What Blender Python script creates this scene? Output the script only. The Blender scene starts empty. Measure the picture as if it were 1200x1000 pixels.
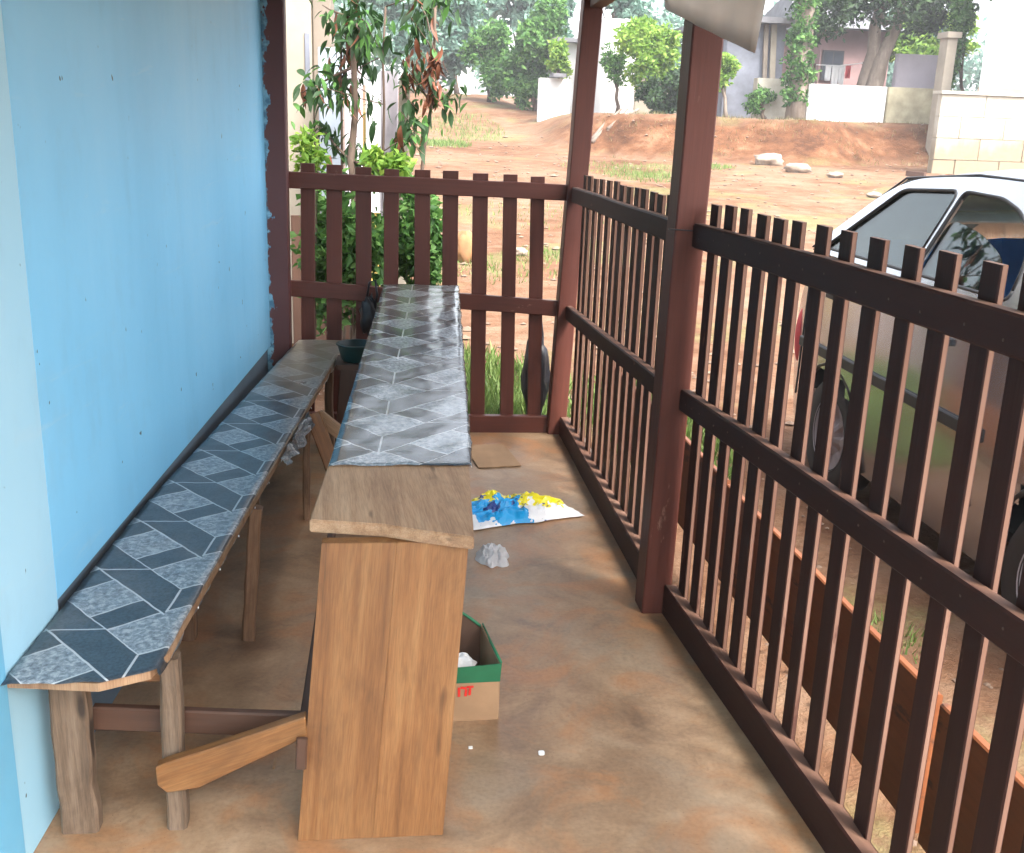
import bpy, bmesh, math, random
from mathutils import Vector, Matrix, noise as mnoise
rnd = random.Random(7)
S = bpy.context.scene
COL = S.collection
# ------------------------------------------------------------------ camera
F = 1224.0
CAM = Vector((0, 0, 1.6))
def _n(v): return v.normalized()
_d = _n(Vector((460-600, 140-500, F)))
_p2 = _n(Vector((1460-600, 140+36-500, F)))
_up = _n(_p2.cross(_d))
if _up.y > 0: _up = -_up
_r = _d.cross(_up)
if _r.x < 0: _r = -_r
Rm = Matrix((_r, _d, _up))            # photo-camera axes -> world
right, down, fwd = Rm.col[0], Rm.col[1], Rm.col[2]
M = Matrix(((right.x, -down.x, -fwd.x, CAM.x), (right.y, -down.y, -fwd.y, CAM.y), (right.z, -down.z, -fwd.z, CAM.z), (0, 0, 0, 1)))
cd = bpy.data.cameras.new('camera'); cam = bpy.data.objects.new('camera', cd); COL.objects.link(cam)
cam.matrix_world = M
cd.sensor_width = 36; cd.sensor_fit = 'HORIZONTAL'; cd.lens = 36*F/1200
cd.clip_start = .05; cd.clip_end = 400
S.camera = cam
def ray(px, py): return Rm @ _n(Vector((px-600, py-500, F)))
def at(px, py, y):                    # point of the place seen there, at depth y
    v = ray(px, py); return CAM + v*(y/v.y)
# ------------------------------------------------------------------ world and sun
SUN_EL, SUN_AZ = math.radians(54), math.radians(150)     # azimuth clockwise from +y
W = bpy.data.worlds.new('World'); S.world = W; W.use_nodes = True
wt = W.node_tree; wt.nodes.clear()
sky = wt.nodes.new('ShaderNodeTexSky'); sky.sky_type = 'NISHITA'; sky.sun_disc = False
sky.sun_elevation = SUN_EL; sky.sun_rotation = SUN_AZ; sky.dust_density = 4.0; sky.air_density = 1.0; sky.ozone_density = 1.0
hs = wt.nodes.new('ShaderNodeHueSaturation'); hs.inputs['Saturation'].default_value = .30
bg = wt.nodes.new('ShaderNodeBackground'); bg.inputs[1].default_value = .15
wo = wt.nodes.new('ShaderNodeOutputWorld')
wt.links.new(sky.outputs[0], hs.inputs['Color']); wt.links.new(hs.outputs[0], bg.inputs[0]); wt.links.new(bg.outputs[0], wo.inputs[0])
sd = bpy.data.lights.new('sun', 'SUN'); sd.energy = 1.3; sd.angle = math.radians(22); sd.color = (1, .95, .87)
sun = bpy.data.objects.new('sun', sd); COL.objects.link(sun)
sdir = Vector((math.sin(SUN_AZ)*math.cos(SUN_EL), math.cos(SUN_AZ)*math.cos(SUN_EL), math.sin(SUN_EL)))
sun.rotation_euler = sdir.to_track_quat('Z', 'Y').to_euler()
S.view_settings.view_transform = 'Standard'; S.view_settings.look = 'None'
S.view_settings.exposure = 2.8; S.view_settings.gamma = 1
S.view_settings.use_curve_mapping = False
S.cycles.max_bounces = 8; S.cycles.diffuse_bounces = 5; S.cycles.transparent_max_bounces = 12
S.cycles.use_denoising = True
S.cycles.caustics_reflective = False; S.cycles.caustics_refractive = False

# ------------------------------------------------------------------ material helper
class NT:
    def __init__(s, name):
        s.m = bpy.data.materials.new(name); s.m.use_nodes = True
        s.t = s.m.node_tree; s.t.nodes.clear()
        s.out = s.t.nodes.new('ShaderNodeOutputMaterial')
        s.b = s.t.nodes.new('ShaderNodeBsdfPrincipled'); s.t.links.new(s.b.outputs[0], s.out.inputs[0])
        s._oc = None
    def set(s, sock, v):
        if isinstance(v, bpy.types.NodeSocket): s.t.links.new(v, sock)
        else:
            try: sock.default_value = v
            except Exception: sock.default_value = (*v, 1) if len(v) == 3 else v
    def P(s, **k):
        for a, v in k.items(): s.set(s.b.inputs[a.replace('_', ' ')], v)
    def oc(s):
        if not s._oc:
            s._oc = s.t.nodes.new('ShaderNodeTexCoord').outputs['Object']
        return s._oc
    def rand(s):
        return s.t.nodes.new('ShaderNodeObjectInfo').outputs['Random']
    def math(s, op, a, b=0.0, c=None):
        n = s.t.nodes.new('ShaderNodeMath'); n.operation = op
        s.set(n.inputs[0], a); s.set(n.inputs[1], b)
        if c is not None: s.set(n.inputs[2], c)
        return n.outputs[0]
    def vec(s, op, a, b):
        n = s.t.nodes.new('ShaderNodeVectorMath'); n.operation = op
        s.set(n.inputs[0], a)
        s.set(n.inputs[1], b)
        return n.outputs[0]
    def comb(s, x, y, z):
        n = s.t.nodes.new('ShaderNodeCombineXYZ'); s.set(n.inputs[0], x); s.set(n.inputs[1], y); s.set(n.inputs[2], z); return n.outputs[0]
    def sep(s, v):
        n = s.t.nodes.new('ShaderNodeSeparateXYZ'); s.set(n.inputs[0], v); return n.outputs
    def coord(s, sc=(1, 1, 1), shift=True):
        v = s.vec('MULTIPLY', s.oc(), sc)
        if shift:
            r = s.math('MULTIPLY', s.rand(), 37.0)
            v = s.vec('ADD', v, s.comb(r, r, r))
        return v
    def noise(s, scale, v=None, detail=4, rough=.55, dist=0.0):
        n = s.t.nodes.new('ShaderNodeTexNoise'); n.inputs['Scale'].default_value = scale
        n.inputs['Detail'].default_value = detail; n.inputs['Roughness'].default_value = rough; n.inputs['Distortion'].default_value = dist
        s.t.links.new(v if v is not None else s.oc(), n.inputs['Vector']); return n.outputs[0]
    def ramp(s, f, stops):
        n = s.t.nodes.new('ShaderNodeValToRGB'); s.t.links.new(f, n.inputs[0]); e = n.color_ramp.elements
        while len(e) < len(stops): e.new(.5)
        for i, (p, c) in enumerate(stops):
            e[i].position = p
            e[i].color = (c, c, c, 1) if isinstance(c, (int, float)) else (*c, 1)
        return n.outputs[0]
    def mix(s, f, a, b, mode='MIX'):
        n = s.t.nodes.new('ShaderNodeMix'); n.data_type = 'RGBA'; n.blend_type = mode
        s.set(n.inputs[0], f); s.set(n.inputs[6], a); s.set(n.inputs[7], b); return n.outputs[2]
    def bump(s, h, strength=.3, dist=.01):
        n = s.t.nodes.new('ShaderNodeBump'); n.inputs['Strength'].default_value = strength; n.inputs['Distance'].default_value = dist
        s.t.links.new(h, n.inputs['Height']); s.t.links.new(n.outputs[0], s.b.inputs['Normal'])

def mat_wood(name, dark, mid, light, rough=.6, scale=1.0, knots=True, gr=(40, 40, 2.2), bump=.35):
    n = NT(name)
    c = n.coord(gr)
    g = n.noise(1.0*scale, c, 6, .65, .6)
    big = n.noise(3.0, n.coord((1, 1, .6)), 3)
    f = n.math('ADD', n.math('MULTIPLY', g, .7), n.math('MULTIPLY', big, .35))
    col = n.ramp(f, [(.32, dark), (.5, mid), (.68, light)])
    fine = n.noise(6.0, n.coord((60, 60, 3)), 3)
    col = n.mix(.35, col, n.ramp(fine, [(.35, .35), (.6, 1.0)]), 'MULTIPLY')
    v = n.math('MULTIPLY_ADD', n.rand(), .3, .85)
    col = n.mix(1.0, col, n.comb(v, v, v), 'MULTIPLY')
    st = n.noise(1.0, n.coord((7, 7, 2.6)), 6, .65, .8)
    col = n.mix(n.math('MULTIPLY', n.ramp(st, [(.52, 0.0), (.68, 1.0)]), .45), col, tuple(x*.6 for x in dark))
    if knots:
        k = n.noise(2.2, n.coord((5, 5, 1.5)), 2)
        col = n.mix(n.ramp(k, [(.27, 1.0), (.31, 0.0)]), col, tuple(x*.5 for x in dark))
    n.P(Base_Color=col, Roughness=n.math('MULTIPLY_ADD', g, .2, rough-.1)); n.bump(f, bump, .004)
    return n.m
def mat_paint(name, a, b, rough=.45, wear=None, wearamt=.62, spec=.5):
    n = NT(name)
    v = n.noise(2.0, n.coord((1, 1, .5)), 5)
    col = n.mix(n.ramp(v, [(.3, 0.0), (.7, 1.0)]), a, b)
    g = n.noise(1.0, n.coord((70, 70, 4)), 5, .6)
    col = n.mix(.4, col, n.ramp(g, [(.3, .55), (.6, 1.0)]), 'MULTIPLY')
    if wear:
        w = n.noise(9.0, n.coord((1, 1, .35)), 6, .7)
        col = n.mix(n.ramp(w, [(wearamt, 0.0), (wearamt+.05, 1.0)]), col, wear)
    n.P(Base_Color=col, Roughness=n.math('MULTIPLY_ADD', v, .3, rough-.12)); n.b.inputs['Specular IOR Level'].default_value = spec
    n.bump(g, .25, .003)
    return n.m
def mat_plain(name, c, rough=.6, metal=0.0, var=.2, sc=6.0, bump=0.0, alpha=None):
    n = NT(name)
    v = n.noise(sc, n.coord(), 5, .6)
    col = n.mix(n.ramp(v, [(.3, 0.0), (.7, 1.0)]), tuple(x*(1-var) for x in c), tuple(min(1, x*(1+var)) for x in c))
    n.P(Base_Color=col, Roughness=rough, Metallic=metal)
    if bump: n.bump(v, bump, .02)
    return n.m
def mat_leaf(name, dark, mid, light, trans=.35):
    n = NT(name)
    g = n.t.nodes.new('ShaderNodeNewGeometry').outputs['Random Per Island']
    v = n.noise(1.4, n.oc(), 3)
    f = n.math('ADD', n.math('MULTIPLY', g, .6), n.math('MULTIPLY', v, .45))
    col = n.ramp(f, [(.22, dark), (.5, mid), (.8, light)])
    n.P(Base_Color=col, Roughness=.55)
    n.b.inputs['Specular IOR Level'].default_value = .3
    tr = n.t.nodes.new('ShaderNodeBsdfTranslucent'); n.t.links.new(col, tr.inputs[0])
    mx = n.t.nodes.new('ShaderNodeMixShader'); mx.inputs[0].default_value = trans
    n.t.links.new(n.b.outputs[0], mx.inputs[1]); n.t.links.new(tr.outputs[0], mx.inputs[2]); n.t.links.new(mx.outputs[0], n.out.inputs[0])
    return n.m

MT = {}
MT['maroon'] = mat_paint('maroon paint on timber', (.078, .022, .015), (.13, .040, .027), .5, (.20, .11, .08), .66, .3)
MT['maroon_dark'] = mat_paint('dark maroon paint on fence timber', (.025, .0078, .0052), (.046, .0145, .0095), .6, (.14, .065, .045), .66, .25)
MT['edge'] = mat_paint('maroon paint with light painted on edges', (.11, .052, .035), (.21, .12, .085), .7, (.09, .04, .03), .60, .2)  # lighter copy of the fence maroon: light painted onto slat sides and tops
MT['raw'] = mat_wood('raw sawn wood', (.21, .11, .055), (.34, .20, .108), (.44, .285, .17), .65)
MT['plank'] = mat_wood('orange brown plank', (.135, .052, .015), (.235, .098, .030), (.32, .155, .056), .55, gr=(26, 26, 1.3))
MT['weather'] = mat_wood('weathered grey brown wood', (.07, .043, .026), (.16, .105, .066), (.25, .175, .12), .75)
MT['leg'] = mat_wood('aged leg wood', (.09, .043, .022), (.18, .095, .05), (.26, .155, .09), .7)
MT['brownboard'] = mat_paint('brown stained board', (.055, .024, .013), (.10, .046, .026), .6)
MT['rust'] = mat_paint('orange brown varnished board', (.14, .040, .013), (.23, .072, .022), .5, (.05, .02, .012), .58)

# blue wall sheet paint
def mat_blue(name, a, b, c):
    n = NT(name)
    big = n.noise(1.3, n.coord((1, 1, .7), False), 4, .5)
    streak = n.noise(1.0, n.coord((5, 5, .35), False), 3, .5)
    f = n.math('ADD', n.math('MULTIPLY', big, .6), n.math('MULTIPLY', streak, .4))
    col = n.ramp(f, [(.25, a), (.5, b), (.8, c)])
    grime = n.noise(2.4, n.coord((2, 2, 1), False), 6, .7)
    col = n.mix(n.math('MULTIPLY', n.ramp(grime, [(.55, 0.0), (.8, 1.0)]), .22), col, (.25, .33, .38))
    sc_ = n.noise(3.0, n.coord((1, .6, 6), False), 6, .75, .6)
    col = n.mix(n.math('MULTIPLY', n.ramp(sc_, [(.60, 0.0), (.72, 1.0)]), .22), col, (.50, .66, .74))
    sp = n.noise(26.0, n.coord((1, 1, .8), False), 2)
    col = n.mix(n.ramp(sp, [(.245, 1.0), (.262, 0.0)]), col, (.035, .05, .07))
    n.P(Base_Color=col, Roughness=n.math('MULTIPLY_ADD', grime, .3, .32)); n.bump(n.noise(5, n.coord((1, 1, .3), False), 3), .25, .01)
    return n.m
MT['blue'] = mat_blue('light blue wall paint', (.17, .49, .74), (.215, .565, .83), (.28, .62, .86))
MT['blue2'] = mat_blue('pale turquoise wall paint', (.29, .58, .74), (.35, .63, .79), (.44, .70, .82))
MT['blue3'] = mat_blue('stronger blue wall paint', (.11, .38, .58), (.14, .43, .64), (.18, .48, .68))

def mat_corner():
    n = NT('maroon paint peeling over blue')
    v = n.noise(16.0, n.coord((1, 1, .6), False), 5, .65)
    x = n.sep(n.oc())[0]
    edge = n.math('MULTIPLY_ADD', x, -5.0, .0)
    f = n.math('ADD', v, edge)
    base = n.mix(n.noise(3, n.oc()), (.06, .016, .018), (.12, .035, .032))
    bl = n.mix(n.ramp(n.noise(30, n.oc()), [(.4, 0.0), (.6, 1.0)]), (.05, .17, .27), (.2, .45, .6))
    m = n.ramp(f, [(.66, 0.0), (.69, 1.0)])
    n.P(Base_Color=n.mix(m, base, bl), Roughness=.5); n.bump(m, .4, .002)
    return n.m
MT['corner'] = mat_corner()

def mat_floor():
    n = NT('stained screed floor')
    co = n.coord((1, 1, 1), False)
    a = n.noise(1.5, co, 7, .62, .7)
    b = n.noise(4.2, n.vec('ADD', co, (3, 7, 0)), 7, .62, .9)
    f = n.math('ADD', n.math('MULTIPLY', a, .5), n.math('MULTIPLY', b, .5))
    col = n.ramp(f, [(.36, (.16, .092, .052)), (.45, (.265, .162, .092)), (.54, (.35, .225, .132)), (.66, (.46, .32, .205))])
    rd = n.noise(2.6, n.vec('ADD', co, (1, 5, 0)), 6, .6, 1.2)
    col = n.mix(n.math('MULTIPLY', n.ramp(rd, [(.49, 0.0), (.61, 1.0)]), .7), col, (.39, .175, .070))
    gr = n.noise(1.9, n.vec('ADD', co, (9, 3, 0)), 6, .6, .8)
    col = n.mix(n.math('MULTIPLY', n.ramp(gr, [(.52, 0.0), (.66, 1.0)]), .5), col, (.30, .25, .185))
    dk = n.noise(3.4, n.vec('ADD', co, (2, 8, 0)), 7, .7, .9)
    col = n.mix(n.math('MULTIPLY', n.ramp(dk, [(.54, 0.0), (.68, 1.0)]), .45), col, (.15, .095, .055))
    fine = n.noise(75, co, 4)
    col = n.mix(.4, col, n.ramp(fine, [(.3, .6), (.6, 1.0)]), 'MULTIPLY')
    grit = n.noise(160, co, 2)
    col = n.mix(n.ramp(grit, [(.27, .6), (.31, 0.0)]), col, (.10, .06, .04))
    vo = n.t.nodes.new('ShaderNodeTexVoronoi'); vo.feature = 'DISTANCE_TO_EDGE'; vo.inputs['Scale'].default_value = .9
    wv = n.vec('ADD', co, n.vec('MULTIPLY', n.comb(n.noise(5, co, 4), n.noise(5.5, co, 4), 0.0), (.35, .35, 0)))
    n.t.links.new(wv, vo.inputs['Vector'])
    ck = n.math('MULTIPLY', n.math('LESS_THAN', vo.outputs['Distance'], .0035), n.math('GREATER_THAN', n.noise(1.3, co, 2), .52))
    col = n.mix(n.math('MULTIPLY', ck, .10), col, (.07, .04, .025))
    n.P(Base_Color=col, Roughness=n.math('MULTIPLY_ADD', b, .35, .26))
    n.bump(n.math('ADD', n.math('MULTIPLY', b, .8), n.math('MULTIPLY', fine, .2)), .3, .006)
    return n.m
MT['floor'] = mat_floor()

def mat_ground():
    n = NT('sandy red soil')
    co = n.coord((1, 1, 1), False)
    a = n.noise(.35, co, 6, .6, .4); b = n.noise(2.5, n.coord((1, 1.6, 1), False), 6, .65)
    f = n.math('ADD', n.math('MULTIPLY', a, .5), n.math('MULTIPLY', b, .5))
    col = n.ramp(f, [(.38, (.085, .038, .019)), (.47, (.13, .068, .039)), (.57, (.165, .103, .066)), (.70, (.195, .142, .10))])
    fine = n.noise(22, co, 4, .7)
    col = n.mix(.6, col, n.ramp(fine, [(.34, .7), (.55, 1.0)]), 'MULTIPLY')
    geo = n.t.nodes.new('ShaderNodeNewGeometry').outputs['Normal']
    steep = n.ramp(n.sep(geo)[2], [(.82, 1.0), (.985, 0.0)])
    rc = n.ramp(n.noise(1.2, n.coord((1, 1, 2), False), 6, .7), [(.38, (.05, .022, .011)), (.52, (.105, .046, .022)), (.66, (.165, .09, .05))])
    col = n.mix(steep, col, rc)
    gm = n.noise(.55, n.vec('ADD', co, (4, 11, 0)), 5, .65)
    g = n.math('MULTIPLY', n.ramp(gm, [(.54, 0.0), (.62, 1.0)]), n.ramp(fine, [(.35, 0.2), (.55, 1.0)]))
    col = n.mix(n.math('MULTIPLY', n.math('MULTIPLY', g, n.math('SUBTRACT', 1.0, steep)), .45), col, (.12, .16, .06))
    n.P(Base_Color=col, Roughness=.95); n.b.inputs['Specular IOR Level'].default_value = .1
    n.bump(n.math('ADD', b, fine), .5, .04)
    return n.m
MT['ground'] = mat_ground()

# patterned vinyl: bands, mottled lozenges and white lines laid out along the board
def mat_vinyl(name, ox, oy, slope, mirror, rough, tint=(1, 1, 1), P=.324, dimx=1.0):
    n = NT(name)
    X, Y, Z = n.sep(n.oc())
    v = n.math('SUBTRACT', Y, oy)
    u = n.math('SUBTRACT', n.math('SUBTRACT', X, ox), n.math('MULTIPLY', v, slope))
    wob = n.math('MULTIPLY', n.math('SUBTRACT', n.noise(7, n.oc(), 2), .5), .012)
    v = n.math('ADD', v, wob)
    if mirror: u = n.math('MULTIPLY', n.math('ABSOLUTE', u), -1.0)
    def mod(a, off=0.0): return n.math('FLOORED_MODULO', n.math('ADD', a, off+P*20), P)
    K = P/.324
    s = mod(n.math('MULTIPLY_ADD', u, 1.1, v))
    q = mod(n.math('MULTIPLY_ADD', u, -.86, v))
    def less(a, b): return n.math('LESS_THAN', a, b)
    def near(a, c, w): return less(n.math('ABSOLUTE', n.math('SUBTRACT', a, c)), w)
    def orr(*a):
        r = a[0]
        for k in a[1:]: r = n.math('MAXIMUM', r, k)
        return r
    w = .0034
    strip = n.math('GREATER_THAN', s, K*.189)
    mott = n.math('MULTIPLY', n.math('SUBTRACT', 1.0, strip), less(q, K*.208))
    notstrip = n.math('SUBTRACT', 1.0, strip)
    lines = orr(near(s, .001, w), near(s, K*.189, w), n.math('MULTIPLY', notstrip, orr(near(q, .0035, w), near(q, K*.208, w))),
                n.math('MULTIPLY', strip, near(mod(v), K*.122, w*.7)))
    # right-hand side of the zigzag
    t = mod(n.math('MULTIPLY_ADD', u, -.65, v))
    mott2 = less(t, K*.205); lines2 = orr(near(t, .0035, w), near(t, K*.205, w))
    pos = n.math('GREATER_THAN', u, 0.0)
    vm = mod(v)
    vline = n.math('MULTIPLY', near(u, 0, w*.8), n.math('GREATER_THAN', vm, .2))
    mott = n.mix(pos, mott, mott2); lines = n.math('MAXIMUM', n.mix(pos, lines, lines2), vline)
    m1 = n.noise(70, n.oc(), 5, .7, .5)
    light = n.ramp(m1, [(.36, (.085, .11, .135)), (.5, (.20, .235, .265)), (.62, (.38, .41, .43))])
    d1 = n.noise(140, n.oc(), 3)
    dark = n.ramp(d1, [(.35, (.022, .032, .043)), (.6, (.045, .062, .080))])
    col = n.mix(mott, dark, light)
    col = n.mix(n.math('MULTIPLY', lines, .85), col, (.52, .54, .55))
    dust = n.noise(5, n.oc(), 5, .7)
    far = n.ramp(n.math('MULTIPLY_ADD', n.math('SUBTRACT', Y, 4.0), .9, n.math('MULTIPLY', dust, .5)), [(.3, 0.0), (.9, 1.0)])
    col = n.mix(n.math('MULTIPLY', far, dimx), col, (.40, .29, .19))        # brown reflection painted in as tan towards the far end
    col = n.mix(n.math('MULTIPLY', n.ramp(dust, [(.5, 0.0), (.8, 1.0)]), .25), col, (.35, .33, .30))
    n.P(Base_Color=col, Roughness=n.math('MULTIPLY_ADD', dust, .25, rough))
    n.bump(n.noise(7, n.coord((1, 1.8, 1), False), 3, .5), .22, .006)
    return n.m
MT['vinyl_bench'] = mat_vinyl('patterned vinyl on bench', -.543, 2.098, .093, False, .20, dimx=.62)
MT['vinyl_table'] = mat_vinyl('patterned vinyl on table', -.045, 2.415, .052, True, .10, P=.355, dimx=.22)

MT['leaf_dark'] = mat_leaf('dark green leaves', (.008, .022, .009), (.018, .048, .016), (.05, .10, .03))
MT['leaf_mid'] = mat_leaf('green leaves', (.022, .068, .014), (.058, .155, .034), (.14, .28, .07), .42)
MT['leaf_lime'] = mat_leaf('yellow green leaves', (.06, .14, .02), (.16, .30, .04), (.30, .42, .08), .5)
MT['leaf_blue'] = mat_leaf('hazy blue green leaves', (.06, .13, .10), (.12, .22, .17), (.20, .32, .25))
MT['leaf_dry'] = mat_leaf('dry brown leaves', (.05, .018, .010), (.12, .04, .02), (.20, .08, .04), .15)
MT['grass'] = mat_leaf('grass blades', (.05, .09, .018), (.10, .17, .035), (.19, .25, .08), .3)
MT['drygrass'] = mat_leaf('dry grass', (.06, .05, .02), (.13, .11, .04), (.20, .18, .08), .2)
MT['bark'] = mat_wood('bark', (.035, .022, .015), (.08, .052, .035), (.14, .10, .075), .9, gr=(14, 14, 3))
MT['bark_pale'] = mat_wood('pale bark', (.10, .075, .055), (.18, .14, .11), (.27, .22, .18), .9, gr=(8, 8, 2))
MT['white'] = mat_plain('white painted wall', (.55, .55, .54), .8, var=.08, sc=1.5)
MT['cream'] = mat_plain('cream rendered wall', (.24, .21, .165), .85, var=.18, sc=2.0, bump=.2)
MT['tan'] = mat_plain('tan plaster', (.17, .14, .11), .85, var=.25, sc=3.0, bump=.3)
MT['pink'] = mat_plain('faded pink wall', (.27, .17, .165), .85, var=.15, sc=2)
MT['lilac'] = mat_plain('pale lilac wall', (.46, .42, .47), .85, var=.08, sc=2)
MT['olive'] = mat_plain('moss stained wall', (.30, .27, .18), .9, var=.3, sc=3)
MT['roofdark'] = mat_plain('weathered roof metal', (.11, .11, .12), .6, .2, var=.3, sc=3)
MT['greywall'] = mat_plain('grey boarded wall', (.14, .15, .18), .85, var=.3, sc=2)
MT['base_shade'] = mat_plain('blue grey wall base with painted shade', (.10, .15, .20), .8, var=.2, sc=2)  # dark tone paints in the shade under the wall sheet
MT['bluegrey'] = mat_plain('pale blue grey sheet', (.28, .32, .37), .6, var=.12, sc=2)
MT['yellow'] = mat_plain('yellow paint', (.42, .31, .08), .7, var=.15)
MT['greypost'] = mat_plain('grey concrete post', (.27, .25, .27), .85, var=.2, sc=5, bump=.3)
MT['dark'] = mat_plain('black rubbery plastic', (.012, .012, .016), .4, var=.3)
MT['darkglass'] = mat_plain('dark window pane', (.03, .035, .045), .1, var=.2)
MT['roof_sheet'] = mat_plain('dusty roof sheet underside', (.26, .25, .23), .7, .1, var=.25, sc=3)
MT['metal_sheet'] = mat_plain('galvanised roof sheet', (.42, .42, .40), .45, .3, var=.15, sc=3)
MT['whitecloth'] = mat_plain('white cloth', (.8, .8, .8), .9, var=.05)
MT['redcloth'] = mat_plain('red cloth', (.6, .08, .09), .9, var=.15)
MT['stone'] = mat_plain('pale stone', (.22, .17, .13), .9, var=.3, sc=8, bump=.5)
MT['clod'] = mat_plain('soil clod', (.15, .10, .07), .95, var=.4, sc=4)
MT['orangestone'] = mat_plain('orange brown stone', (.22, .11, .045), .9, var=.3, sc=6, bump=.5)
def mat_block():
    n = NT('stained concrete block'); z = n.sep(n.t.nodes.new('ShaderNodeNewGeometry').outputs['Position'])[2]
    v = n.noise(5, n.coord(), 5, .6); co = n.coord((2.5, 2.5, .5), False)
    dirt = n.math('ADD', n.math('MULTIPLY', n.math('SUBTRACT', 1.9, z), .9), n.noise(1.2, co, 5, .7))
    col = n.mix(n.ramp(v, [(.3, 0.0), (.7, 1.0)]), (.30, .275, .22), (.38, .355, .30))
    col = n.mix(n.math('MULTIPLY', n.ramp(dirt, [(.45, 0.0), (1.1, 1.0)]), .8), col, (.17, .125, .07))
    n.P(Base_Color=col, Roughness=.9); n.bump(v, .4, .02); return n.m
MT['block'] = mat_block()
MT['mortar'] = mat_plain('mortar', (.26, .235, .18), .95, var=.25, sc=5)
MT['cardboard'] = mat_plain('cardboard', (.36, .22, .12), .85, var=.12, sc=9)
MT['cardin'] = mat_plain('inner cardboard', (.11, .06, .038), .9, var=.15)
MT['green_print'] = mat_plain('green printed card', (.02, .16, .07), .6, var=.2)
MT['red_print'] = mat_plain('red print', (.7, .03, .02), .6, var=.05)
MT['paper'] = mat_plain('white paper', (.72, .71, .70), .8, var=.06, sc=20)
MT['teal'] = mat_plain('dark teal plastic', (.012, .045, .045), .35, var=.3)
MT['rustnail'] = mat_plain('rusty nail head', (.10, .06, .045), .6, .4)
MT['tyre'] = mat_plain('tyre rubber', (.025, .023, .022), .8, var=.2)
MT['seatblue'] = mat_plain('blue seat cloth', (.03, .17, .52), .85, var=.2)
MT['trimdark'] = mat_plain('dark trim', (.02, .02, .022), .6, var=.2)
def mat_car(name, c):
    n = NT(name); d = n.noise(2, n.oc(), 5)
    n.P(Base_Color=c, Metallic=.8, Roughness=n.math('MULTIPLY_ADD', d, .2, .08))
    return n.m
MT['car'] = mat_car('dusty silver car paint', (.40, .42, .45))
def mat_glass(name, c, rough=.02):
    n = NT(name); n.P(Base_Color=c, Roughness=rough, IOR=1.45); n.b.inputs['Transmission Weight'].default_value = 0.0
    g = n.t.nodes.new('ShaderNodeBsdfTransparent'); g.inputs[0].default_value = (*c, 1)
    gl = n.t.nodes.new('ShaderNodeBsdfGlossy'); gl.inputs['Roughness'].default_value = rough
    fr = n.t.nodes.new('ShaderNodeFresnel'); fr.inputs[0].default_value = 1.6
    mx = n.t.nodes.new('ShaderNodeMixShader')
    n.t.links.new(n.math('MULTIPLY_ADD', fr.outputs[0], .55, .02), mx.inputs[0]); n.t.links.new(g.outputs[0], mx.inputs[1]); n.t.links.new(gl.outputs[0], mx.inputs[2])
    n.t.links.new(mx.outputs[0], n.out.inputs[0]); return n.m
MT['glass'] = mat_glass('car window glass', (.26, .32, .32))
MT['tint'] = mat_glass('dark tinted window glass', (.03, .035, .04))

# ------------------------------------------------------------------ object helpers
def tag(o, label=None, cat=None, group=None, kind=None):
    if label: o['label'] = label
    if cat: o['category'] = cat
    if group: o['group'] = group
    if kind: o['kind'] = kind
    return o
def thing(name, loc, label, cat, group=None, rz=0):
    o = bpy.data.objects.new(name, None); COL.objects.link(o); o.location = loc; o.rotation_euler = (0, 0, rz)
    o.empty_display_size = .1
    return tag(o, label, cat, group)
def smooth(me, on=True):
    me.polygons.foreach_set('use_smooth', [on]*len(me.polygons)); me.update()
def mesh(name, V, Fc, m=None, sm=False):
    me = bpy.data.meshes.new(name); me.from_pydata([tuple(v) for v in V], [], Fc)
    if m: me.materials.append(MT[m])
    me.update()
    if sm: smooth(me)
    return me
def put(name, me, parent=None, loc=None, mw=None):
    """link mesh; mw = world matrix, loc = world place of a mesh's origin (default the world origin)"""
    o = bpy.data.objects.new(name, me); COL.objects.link(o)
    w = mw if mw is not None else Matrix.Translation(loc if loc is not None else (0, 0, 0))
    if parent:
        o.parent = parent
        pm = parent_world(parent); o.matrix_basis = pm.inverted() @ w
    else: o.matrix_basis = w
    return o
def parent_world(p):
    m = p.matrix_basis.copy()
    while p.parent: p = p.parent; m = p.matrix_basis @ m
    return m
def beam_mesh(w, t, L, m, segs=1, jit=0.0, ch=.004, seed=0, edge=()):
    r = random.Random(seed); ch = min(ch, w*.3, t*.3)
    a, b = w/2, t/2; V = []; Fc = []
    for i in range(segs+1):
        z = L*i/segs; ox, oy = (r.uniform(-jit, jit), r.uniform(-jit, jit)) if jit else (0, 0)
        sx = 1+(r.uniform(-jit, jit)/a if jit else 0)*.6
        for (x, y) in ((a-ch, -b), (a, -b+ch), (a, b-ch), (a-ch, b), (-a+ch, b), (-a, b-ch), (-a, -b+ch), (-a+ch, -b)):
            V.append((x*sx+ox, y+oy, z))
    for i in range(segs):
        for k in range(8):
            Fc.append((i*8+k, i*8+(k+1) % 8, (i+1)*8+(k+1) % 8, (i+1)*8+k))
    Fc.append(tuple(range(7, -1, -1))); Fc.append(tuple(range(segs*8, segs*8+8)))
    me = mesh('timber', V, Fc, m)
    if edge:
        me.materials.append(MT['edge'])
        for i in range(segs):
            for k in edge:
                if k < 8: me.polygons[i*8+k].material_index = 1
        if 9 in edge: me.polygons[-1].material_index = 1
    return me
def axis_m(p0, p1, hint=(0, 1, 0)):
    """matrix at p0: z axis to p1, local x as close as can be to hint"""
    p0, p1 = Vector(p0), Vector(p1); z = (p1-p0).normalized(); h = Vector(hint)
    x = (h-z*h.dot(z)).normalized(); y = z.cross(x)
    mm = Matrix((x, y, z)).transposed().to_4x4(); mm.translation = p0
    return mm
_seed = [0]
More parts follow.
